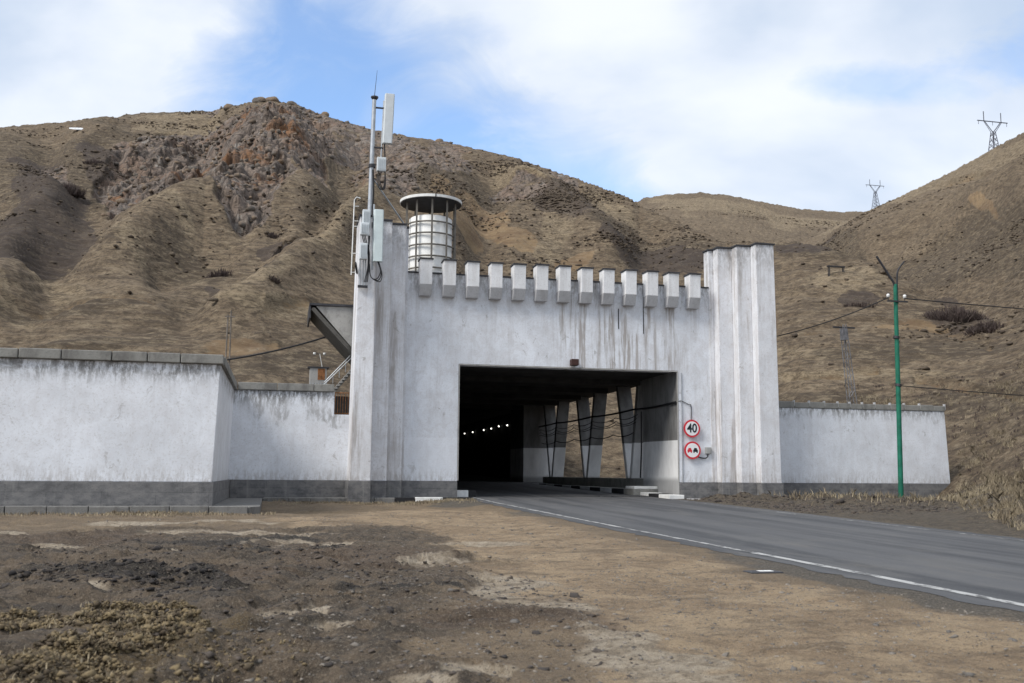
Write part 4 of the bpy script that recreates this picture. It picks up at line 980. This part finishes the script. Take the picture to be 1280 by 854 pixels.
pylon(b1, 262, 14.8, 'dark steel pylon on the crest of the right hill, larger of the two')
pylon(b2, 505, 17.5, 'pale distant pylon beyond the saddle, smaller of the two')
be_, te_ = bearing(1045, 343); p, _ = hill_at(be_, te_)
bn = thing('trough_rack', tuple(p), 'small dark rack on four legs standing on the hillside right of the tower', 'rack')
MB().box((p.x-.95, p.y-.15, p.z+.6), (p.x+.95, p.y+.15, p.z+.72)).build('rack_top', 'dark_steel', bn)
for dx in (-.8, .8):
    for dy in (-.12, .12): MB().box((p.x+dx-.035, p.y+dy-.035, p.z-.6), (p.x+dx+.035, p.y+dy+.035, p.z+.6)).build('leg', 'dark_steel', bn)
# snow remnant
be_, te_ = bearing(101, 161)
i = int(np.argmin(np.abs(H['be']-be_))); p, rr_ = hill_at(be_, te_)
v = []; f = []
bb = MB()
snp = []
for k in range(18):
    a = 2*pi*k/18; snp.append((p.x+1.9*cos(a)*(1+.2*sin(3*a)), p.y+.8*sin(a), p.z-.02+.30*sin(a)))
bb.add(snp+[(p.x, p.y, p.z+.12)]+[(q[0], q[1], q[2]-.25) for q in snp], [(k, (k+1) % 18, 18) for k in range(18)]+[(k, k+19, (k+1) % 18+19, (k+1) % 18) for k in range(18)])
o = bb.build('snow_patch', simple('old_snow', (.8, .82, .85), .7, var=.04)); tag(o, kind='structure')

# ------------------------------------------------------------------ scattered stuff
def clump_mesh(name, pts, sizes, mat, flat=.6, jit=.35, kind='stuff', label=None, cat=None):
    """many small irregular lumps in one mesh"""
    t = (1+5**.5)/2
    base = np.array([(-1, t, 0), (1, t, 0), (-1, -t, 0), (1, -t, 0), (0, -1, t), (0, 1, t), (0, -1, -t), (0, 1, -t), (t, 0, -1), (t, 0, 1), (-t, 0, -1), (-t, 0, 1)])/1.9
    F = np.array([(0, 11, 5), (0, 5, 1), (0, 1, 7), (0, 7, 10), (0, 10, 11), (1, 5, 9), (5, 11, 4), (11, 10, 2), (10, 7, 6), (7, 1, 8), (3, 9, 4), (3, 4, 2), (3, 2, 6), (3, 6, 8), (3, 8, 9), (4, 9, 5), (2, 4, 11), (6, 2, 10), (8, 6, 7), (9, 8, 1)])
    n = len(pts); pts = np.asarray(pts); sizes = np.asarray(sizes)
    V = base[None]*(1+jit*rng.uniform(-1, 1, (n, 12, 1))); ang = rng.uniform(0, 6.28, n); st = rng.uniform(.7, 1.4, n)
    V = V*np.stack([st, 1/st, np.full(n, flat)], -1)[:, None]
    c, s = np.cos(ang)[:, None], np.sin(ang)[:, None]
    V = np.stack([V[..., 0]*c-V[..., 1]*s, V[..., 0]*s+V[..., 1]*c, V[..., 2]], -1)*sizes[:, None, None]+pts[:, None]
    co = V.reshape(-1, 3); f = (F[None]+np.arange(n)[:, None, None]*12).reshape(-1, 3)
    me = bpy.data.meshes.new(name); me.vertices.add(len(co)); me.vertices.foreach_set('co', co.ravel().astype(np.float32))
    me.loops.add(f.size); me.loops.foreach_set('vertex_index', f.ravel().astype(np.int32)); me.polygons.add(len(f))
    me.polygons.foreach_set('loop_start', np.arange(0, f.size, 3, dtype=np.int32)); me.polygons.foreach_set('loop_total', np.full(len(f), 3, np.int32)); me.update(calc_edges=True)
    me.materials.append(MAT[mat] if isinstance(mat, str) else mat)
    o = bpy.data.objects.new(name, me); COL.objects.link(o); return tag(o, label, cat, kind=kind)
def spots(col_a, col_b, name, sc=.4, rough=.95):
    t = NT(name); n = t.noise(t.pos(), sc, 3, .6); f = t.noise(t.pos(), sc*14, 4, .7)
    c = t.mix(t.ramp(n, .4, .6), col_a, col_b); c = t.mix(t.ramp(f, .45, .65, 0, .5), c, tuple(v*.5 for v in col_a)); return t.fin(c, rough)
MAT['tuft_dark'] = spots((.075, .058, .044), (.130, .102, .074), 'dark_hill_tufts', .6)
MAT['clod_straw'] = spots((.21, .16, .09), (.07, .053, .036), 'straw_clods', 9)
MAT['clod_mud'] = spots((.055, .048, .044), (.105, .085, .07), 'mud_clods', 3)
MAT['mud_black'] = spots((.022, .020, .020), (.045, .038, .034), 'black_mud', 6)
MAT['gravel'] = spots((.24, .21, .175), (.13, .12, .11), 'gravel_stones', 5)
MAT['rock_bits'] = spots((.13, .115, .10), (.22, .16, .11), 'hill_rocks', .3)
MAT['bush'] = spots((.075, .055, .05), (.11, .085, .075), 'bare_twigs', .8)
MAT['straw'] = spots((.36, .30, .205), (.20, .16, .11), 'dry_grass_blades', .8)

# hillside tufts
def hill_sample(n, weight):
    w = (weight*(H['rr'][None, :])).astype(float)
    # area weight per cell
    dr = np.gradient(H['rr'])[None, :]; db = np.gradient(H['be'])[:, None]; w = w*dr*db
    w = w.ravel(); w = w/w.sum(); k = rng.choice(w.size, n, p=w)
    i, j = np.unravel_index(k, H['X'].shape)
    return np.stack([H['X'][i, j], H['Y'][i, j], H['Z'][i, j]], -1)+rng.uniform(-.3, .3, (n, 3))*np.array([1, 1, 0]), i, j
vis = ((H['tt'] < 1.0) & (H['u'] > -60) & (H['u'] < 1340) & (H['rr'][None, :] > 62)).astype(float)
clu = sstep(-.1, .7, fbm(H['X']*.05, H['Y']*.05, H['Z']*.1, o=3, s=101))
w = vis*(.03+clu**2)*np.where(H['u'] < 440, .45, 1)*(1+3*np.exp(-((H['u']-800)/130)**2-((H['v']-312)/32)**2))*np.where(H['on1'] > .5, 1, (H['tt'] < .85))*(1+2.5*H['shrub'])*(H['on1']+.5*H['on3']+.12*H['on2'])*(1-.6*H['rk'])
pts, i, j = hill_sample(26000, w); sz = np.minimum(rng.gamma(2.0, .055, len(pts))+.04, .38)*(.6+.4*H['rr'][j]/160)
pts[:, 2] += sz*.1
clump_mesh('hillside_tufts', pts, sz, 'tuft_dark', .55)
w = vis*H['rk']*H['on1']; pts, i, j = hill_sample(1100, w); sz = rng.uniform(.12, .55, len(pts))
clump_mesh('hillside_rocks', pts, sz, 'rock_bits', .8, .45)
# boulders that notch the rocky skyline: each a thing
for q, (px, s, l) in enumerate([(287, 1.1, 'leftmost dark boulder on the rocky skyline'), (324, 1.2, 'left one of the two boulders on the highest skyline point'), (341, 1.2, 'right one of the two boulders on the highest skyline point'), (365, .9, 'boulder just right of the summit on the skyline'), (407, .7, 'small boulder on the falling skyline left of the mast'), (550, .8, 'rounded boulder on the skyline right of the mast')]):
    be_, _ = bearing(px, 130); p, rr_ = hill_at(be_)
    bm = bmesh.new(); bmesh.ops.create_icosphere(bm, subdivisions=3, radius=s)
    for vv in bm.verts:
        k = 1+.28*float(vnoise(vv.co.x*.9+q*7, vv.co.y*.9, vv.co.z*.9, 5))+.12*float(vnoise(vv.co.x*2.5+q, vv.co.y*2.5, vv.co.z*2.5, 6)); vv.co = Vector((vv.co.x*k*1.25, vv.co.y*k, vv.co.z*k*.95))
    me = bpy.data.meshes.new('boulder'); bm.to_mesh(me); bm.free(); me.materials.append(MAT['rock_bits'])
    o = bpy.data.objects.new('boulder', me); COL.objects.link(o); o.location = p-Vector((0, 0, .15*s)); tag(o, l, 'boulder', 'boulders on the skyline')

# bare bushes on the hills
def bush(px, py, w, h, label, n=420, grp='bare bushes on the hillside'):
    be_, te_ = bearing(px, py); p, rr_ = hill_at(be_, te_); b = MB(); m = rr_/FPX; W, Hh = w*m*.5, h*m
    r = random.Random(int(px)); v = []; f = []
    for k in range(n):
        a = r.uniform(0, 2*pi); q = math.sqrt(r.random())*W; bx, by = q*cos(a), q*sin(a)*.7
        hh = Hh*(1-.6*(q/W)**2)*r.uniform(.5, 1.1); tw = Vector((bx*.25+r.uniform(-.3, .3), by*.25+r.uniform(-.3, .3), hh)); wd = .05+.03*r.random()
        s = Vector((wd, 0, 0)) if r.random() < .5 else Vector((0, wd, 0)); o_ = len(v)
        p0 = Vector((bx, by, -.6)); v += [p0-s, p0+s, p0+tw+s*.3, p0+tw-s*.3]; f.append((o_, o_+1, o_+2, o_+3))
        for z_ in (.5, .75):
            p1 = p0+tw*z_; t2 = Vector((r.uniform(-.5, .5), r.uniform(-.5, .5), .35))*Hh*.35; o_ = len(v); v += [p1-s*.5, p1+s*.5, p1+t2]; f.append((o_, o_+1, o_+2))
    b.add([tuple(p+q) for q in v], f); o = b.build('bare_bush', 'bush'); return tag(o, label, 'bush', grp)
bush(118, 204, 22, 10, 'dark round bush high on the upper left slope')
bush(88, 240, 30, 16, 'dark bush below the round one on the left slope')
bush(278, 344, 30, 16, 'bare bush in the gully left of the light spur')
bush(335, 345, 24, 11, 'small bare bush just right of the gully bush')
bush(340, 296, 22, 12, 'bare bush left of the pale rock in the gully')
bush(1190, 402, 70, 24, 'wide reddish bare bush on the slope right of the green pole', 900)
bush(1235, 412, 46, 18, 'rightmost bare bush on the slope right of the green pole', 600)
bush(1075, 382, 46, 12, 'low bare bush between right tower and green pole', 500)

# dry grass bank at the right: blades
def gz(x, y): 
    X_ = np.array([x]); Y_ = np.array([y]); return float((gbase(X_, Y_)+ground_relief(X_, Y_)[0])[0])
def blades(name, P, hmin, hmax, mat, wd=.012):
    n = len(P); a = rng.uniform(0, 6.28, n); h = rng.uniform(hmin, hmax, n); lean = rng.uniform(.15, .8, n)*h; la = rng.uniform(0, 6.28, n)
    s = np.stack([np.cos(a), np.sin(a), 0*a], -1)*(wd*rng.uniform(.6, 1.4, n))[:, None]
    tip = P+np.stack([np.cos(la)*lean, np.sin(la)*lean, h], -1); mid = P+np.stack([np.cos(la)*lean*.3, np.sin(la)*lean*.3, h*.6], -1)
    co = np.stack([P-s, P+s, mid+s*.8, tip, mid-s*.8], 1).reshape(-1, 3)
    f = (np.array([[0, 1, 2, 3, 4]])+np.arange(n)[:, None]*5)
    me = bpy.data.meshes.new(name); me.vertices.add(len(co)); me.vertices.foreach_set('co', co.ravel().astype(np.float32))
    me.loops.add(f.size); me.loops.foreach_set('vertex_index', f.ravel().astype(np.int32)); me.polygons.add(n)
    me.polygons.foreach_set('loop_start', np.arange(0, f.size, 5, dtype=np.int32)); me.polygons.foreach_set('loop_total', np.full(n, 5, np.int32)); me.update(calc_edges=True)
    me.materials.append(MAT[mat]); o = bpy.data.objects.new(name, me); COL.objects.link(o); return tag(o, kind='stuff')
near = ((H['rr'][None, :] < 66) & (H['u'] > 1040) & (H['u'] < 1420) & (H['Z'] > -.6)).astype(float)
clu2 = sstep(-.2, .6, fbm(H['X']*.35, H['Y']*.35, o=3, s=111))
def tufts(name, C, nb, spread, hmin, hmax, mat, wd=.010):
    n = len(C); P = np.repeat(C, nb, 0); m = len(P); a = rng.uniform(0, 6.28, m); q = np.abs(rng.normal(0, 1, m))*np.repeat(rng.uniform(.4, 1.3, n), nb)*spread
    P = P+np.stack([np.cos(a)*q, np.sin(a)*q, -.03-0*a], -1); blades(name, P, hmin, hmax, mat, wd)
C, i, j = hill_sample(1500, near*(.05+clu2)*np.where(H['rr'][None, :] < 42, 3, .5)); tufts('dry_grass', C, 24, .13, .06, .28, 'straw', .008)
C, i, j = hill_sample(700, near*(.3+1-clu2)); tufts('dry_grass_dark', C, 14, .12, .05, .20, 'bush', .008)
Xb = rng.uniform(9.8, 24, 5000); Yb = rng.uniform(-19, -1.2, 5000); db = Xb-(9.9+.6*(Yb+16)); ok = (db > .4) & (vnoise(Xb*.6, Yb*.6, s=7) > -.25) & (rng.random(5000) < .45)
C = np.stack([Xb, Yb, gbase(Xb, Yb)+ground_relief(Xb, Yb)[0]], -1)[ok]; tufts('bank_grass', C, 26, .12, .10, .36, 'straw', .008)
# verge tufts along the right mound and in front of the left kerb
def scatter_xy(n, fx, fy): 
    X_ = fx(n); Y_ = fy(n); Z_ = gbase(X_, Y_)+ground_relief(X_, Y_)[0]; return np.stack([X_, Y_, Z_], -1)
P = scatter_xy(9000, lambda n: rng.uniform(11, 21, n), lambda n: rng.normal(0, .9, n)); P[:, 1] += -2.6-(P[:, 0]-10)*.62
P[:, 2] = gbase(P[:, 0], P[:, 1])+ground_relief(P[:, 0], P[:, 1])[0]-.02
P = P[P[:, 1] < -.2]; P = P[rng.random(len(P)) < (P[:, 0]-10.5)/7]
blades('verge_grass', P, .08, .3, 'straw')
P = scatter_xy(5000, lambda n: rng.uniform(-15, -1, n), lambda n: rng.normal(-9.9, .5, n)); P = P[(P[:, 0] < -6.5) | (rng.random(len(P)) < .0)]
P2 = scatter_xy(4500, lambda n: rng.uniform(-6.6, .3, n), lambda n: rng.normal(-2.2, .5, n)); P = np.concatenate([P, P2]); P = P[vnoise(P[:, 0]*1.1, P[:, 1]*1.5) > -.1]
blades('kerb_grass', P, .02, .09, 'straw', .01)

# clods and gravel in the foreground
def pile(n, cx, cy, rx, ry, ang):
    a = rng.uniform(0, 6.28, n); q = np.sqrt(rng.random(n))*1.05; x, y = q*np.cos(a)*rx, q*np.sin(a)*ry; r_ = radians(ang)
    X_, Y_ = cx+x*cos(r_)-y*sin(r_), cy+x*sin(r_)+y*cos(r_)
    return np.stack([X_, Y_, gbase(X_, Y_)+ground_relief(X_, Y_)[0]], -1)
P = np.concatenate([pile(4600, -8.05, -26.6, .85, .42, 15), pile(6000, -7.65, -28.1, .42, .95, -35), pile(4000, -8.5, -29.3, 1.1, .8, 0), pile(600, -7, -28.8, .8, .9, 0)])
s_ = np.minimum(rng.gamma(1.4, .0055, len(P))+.005, .035); P[:, 2] += s_*.2+.07*rng.random(len(P))*(vnoise(P[:, 0]*6, P[:, 1]*6) > .05)
Q = P[rng.choice(len(P), 3500, replace=False)]; blades('straw_litter', Q, .01, .05, 'straw', .005)
clump_mesh('straw_clods', P, s_, 'clod_straw', .75, .65)
P = np.concatenate([pile(4500, -8, -23, 3.2, 4.2, 0), pile(2500, -5.6, -26, 2.4, 4.5, 0), pile(900, -8.1, -24.1, 1.2, .8, -10)])
Q = np.concatenate([pile(380, -8.2, -23.9, 1.2, .6, -8), pile(60, -7.5, -25.0, .6, .6, 0), pile(60, -6.5, -20.5, 2.2, 1.5, 0)]); clump_mesh('black_mud_lumps', Q, np.minimum(rng.gamma(1.3, .013, len(Q))+.006, .05), 'mud_black', .6, .6)
s_ = rng.gamma(1.1, .0075, len(P))+.003; clump_mesh('mud_clods', P, s_, 'clod_mud', .6, .6)
P = np.concatenate([pile(9000, -3.0, -28, 3.8, 4.5, 0), pile(6000, -3, -18, 3.4, 9, 0), pile(2500, -9, -14, 4.5, 5, 0)]); P = P[P[:, 0] < .6]
s_ = rng.gamma(1.2, .0042, len(P))+.0025; clump_mesh('gravel', P, s_, 'gravel', .6, .55)
P = scatter_xy(2500, lambda n: rng.uniform(8.5, 17, n), lambda n: rng.uniform(-10, -1, n)); s_ = rng.gamma(1.5, .018, len(P))+.008
clump_mesh('verge_stones', P, s_, 'clod_mud', .6, .45)

# ------------------------------------------------------------------ WORLD + SUN
SUN_EL, SUN_AZ = radians(46), radians(246)   # azimuth clockwise from +Y
sd = Vector((sin(SUN_AZ)*cos(SUN_EL), cos(SUN_AZ)*cos(SUN_EL), sin(SUN_EL)))
ld = bpy.data.lights.new('sun', 'SUN'); ld.energy = 1.8; ld.angle = radians(24); ld.color = (1, .955, .89)
lo = bpy.data.objects.new('sun', ld); COL.objects.link(lo); lo.rotation_euler = (-sd).to_track_quat('-Z', 'Y').to_euler()
W = bpy.data.worlds.new('World'); scene.world = W; W.use_nodes = True; nt = W.node_tree; nt.nodes.clear()
N = nt.nodes.new; Lk = nt.links.new
def wm(op, a, b=0.0, c=None):
    k = N('ShaderNodeMath'); k.operation = op
    for i_, v_ in enumerate((a, b, c)):
        if v_ is None: continue
        if hasattr(v_, 'is_output'): Lk(v_, k.inputs[i_])
        else: k.inputs[i_].default_value = v_
    return k.outputs[0]
def wr(v_, a, b, lo_=0.0, hi_=1.0):
    k = N('ShaderNodeMapRange'); k.interpolation_type = 'SMOOTHSTEP'
    for i_, q in enumerate((v_, a, b, lo_, hi_)):
        if hasattr(q, 'is_output'): Lk(q, k.inputs[i_])
        else: k.inputs[i_].default_value = q
    return k.outputs[0]
def wn(vec, sc, det, ro, di=0.0):
    k = N('ShaderNodeTexNoise'); Lk(vec, k.inputs['Vector']); k.inputs['Scale'].default_value = sc; k.inputs['Detail'].default_value = det; k.inputs['Roughness'].default_value = ro; k.inputs['Distortion'].default_value = di; return k.outputs[0]
sky = N('ShaderNodeTexSky'); sky.sky_type = 'NISHITA'; sky.sun_disc = False; sky.sun_elevation = SUN_EL; sky.sun_rotation = SUN_AZ; sky.altitude = 1800; sky.air_density = 1.0; sky.dust_density = .6; sky.ozone_density = 2.0
tc = N('ShaderNodeTexCoord'); mp = N('ShaderNodeMapping'); mp.vector_type = 'POINT'; mp.inputs['Rotation'].default_value = (0, 0, YAW); Lk(tc.outputs['Generated'], mp.inputs[0])
sp = N('ShaderNodeSeparateXYZ'); Lk(mp.outputs[0], sp.inputs[0])
yy = wm('MAXIMUM', sp.outputs[1], .08); uu_ = wm('DIVIDE', sp.outputs[0], yy); vv_ = wm('DIVIDE', sp.outputs[2], yy)
cbn = N('ShaderNodeCombineXYZ'); Lk(uu_, cbn.inputs[0]); Lk(wm('MULTIPLY', vv_, 1.5), cbn.inputs[1])
big = wn(cbn.outputs[0], 3.2, 8, .55, .3); wisp = wn(cbn.outputs[0], 7, 9, .6, .9)
nb_ = wm('MULTIPLY', wm('SUBTRACT', big, .5), .38); nw = wm('MULTIPLY', wm('SUBTRACT', wisp, .5), .10)
nz = wm('ADD', nb_, nw)
# bank on the left
m1 = wr(wm('ADD', wm('ADD', wm('MULTIPLY', uu_, -1), wm('MULTIPLY', vv_, .25)), wm('MULTIPLY', nz, .6)), .355, .50)
# large bank in the middle and right
m2 = wr(wm('ADD', wm('ADD', uu_, wm('MULTIPLY', vv_, 1.35)), wm('MULTIPLY', nz, .8)), .42, .66)
def hole(cu, cv, ru, rv, n_=.9):
    a = wm('DIVIDE', wm('SUBTRACT', uu_, cu), ru); b = wm('DIVIDE', wm('SUBTRACT', vv_, cv), rv)
    return wr(wm('ADD', wm('ADD', wm('MULTIPLY', a, a), wm('MULTIPLY', b, b)), wm('MULTIPLY', wm('SUBTRACT', big, .5), 7.0)), 2.2, -.8)
h1 = hole(.50, .425, .16, .035); h2 = hole(.36, .41, .08, .02); h3 = hole(.62, .47, .2, .05)
hs = wm('MINIMUM', wm('ADD', wm('ADD', h1, wm('MULTIPLY', h2, .7)), h3), 1.0)
m2 = wm('MULTIPLY', m2, wm('SUBTRACT', 1.0, wm('MULTIPLY', hs, .60)))
thin = wm('ADD', wm('MULTIPLY', wr(wisp, .42, .72), .25), .13)
mask = wm('MINIMUM', wm('ADD', wm('MAXIMUM', m1, m2), thin), 1.0)
# behind the camera: mostly overcast
beh = wr(sp.outputs[1], .25, .0); mask = wm('MAXIMUM', mask, wm('MULTIPLY', beh, .85))
mask = wm('MULTIPLY', mask, .93)
bgs = N('ShaderNodeBackground'); bgs.inputs[1].default_value = .14
tint = N('ShaderNodeMix'); tint.data_type = 'RGBA'; tint.blend_type = 'MULTIPLY'; tint.inputs[0].default_value = 1; Lk(sky.outputs[0], tint.inputs[6]); tint.inputs[7].default_value = (.98, 1.08, 1.12, 1); Lk(tint.outputs[2], bgs.inputs[0])
bgc = N('ShaderNodeBackground')
cc = N('ShaderNodeMix'); cc.data_type = 'RGBA'; Lk(wr(wn(cbn.outputs[0], 1.7, 6, .5, .2), .38, .60), cc.inputs[0]); cc.inputs[6].default_value = (.34, .40, .49, 1); cc.inputs[7].default_value = (.56, .58, .61, 1); Lk(cc.outputs[2], bgc.inputs[0]); bgc.inputs[1].default_value = 1.0
mx = N('ShaderNodeMixShader'); Lk(mask, mx.inputs[0]); Lk(bgs.outputs[0], mx.inputs[1]); Lk(bgc.outputs[0], mx.inputs[2])
wo = N('ShaderNodeOutputWorld'); Lk(mx.outputs[0], wo.inputs[0])
scene.view_settings.view_transform = 'Standard'; scene.view_settings.look = 'None'; scene.view_settings.gamma = 1; scene.view_settings.use_curve_mapping = False
scene.view_settings.exposure = 0.84
for o in COL.objects:
    if '_o' in o: del o['_o']
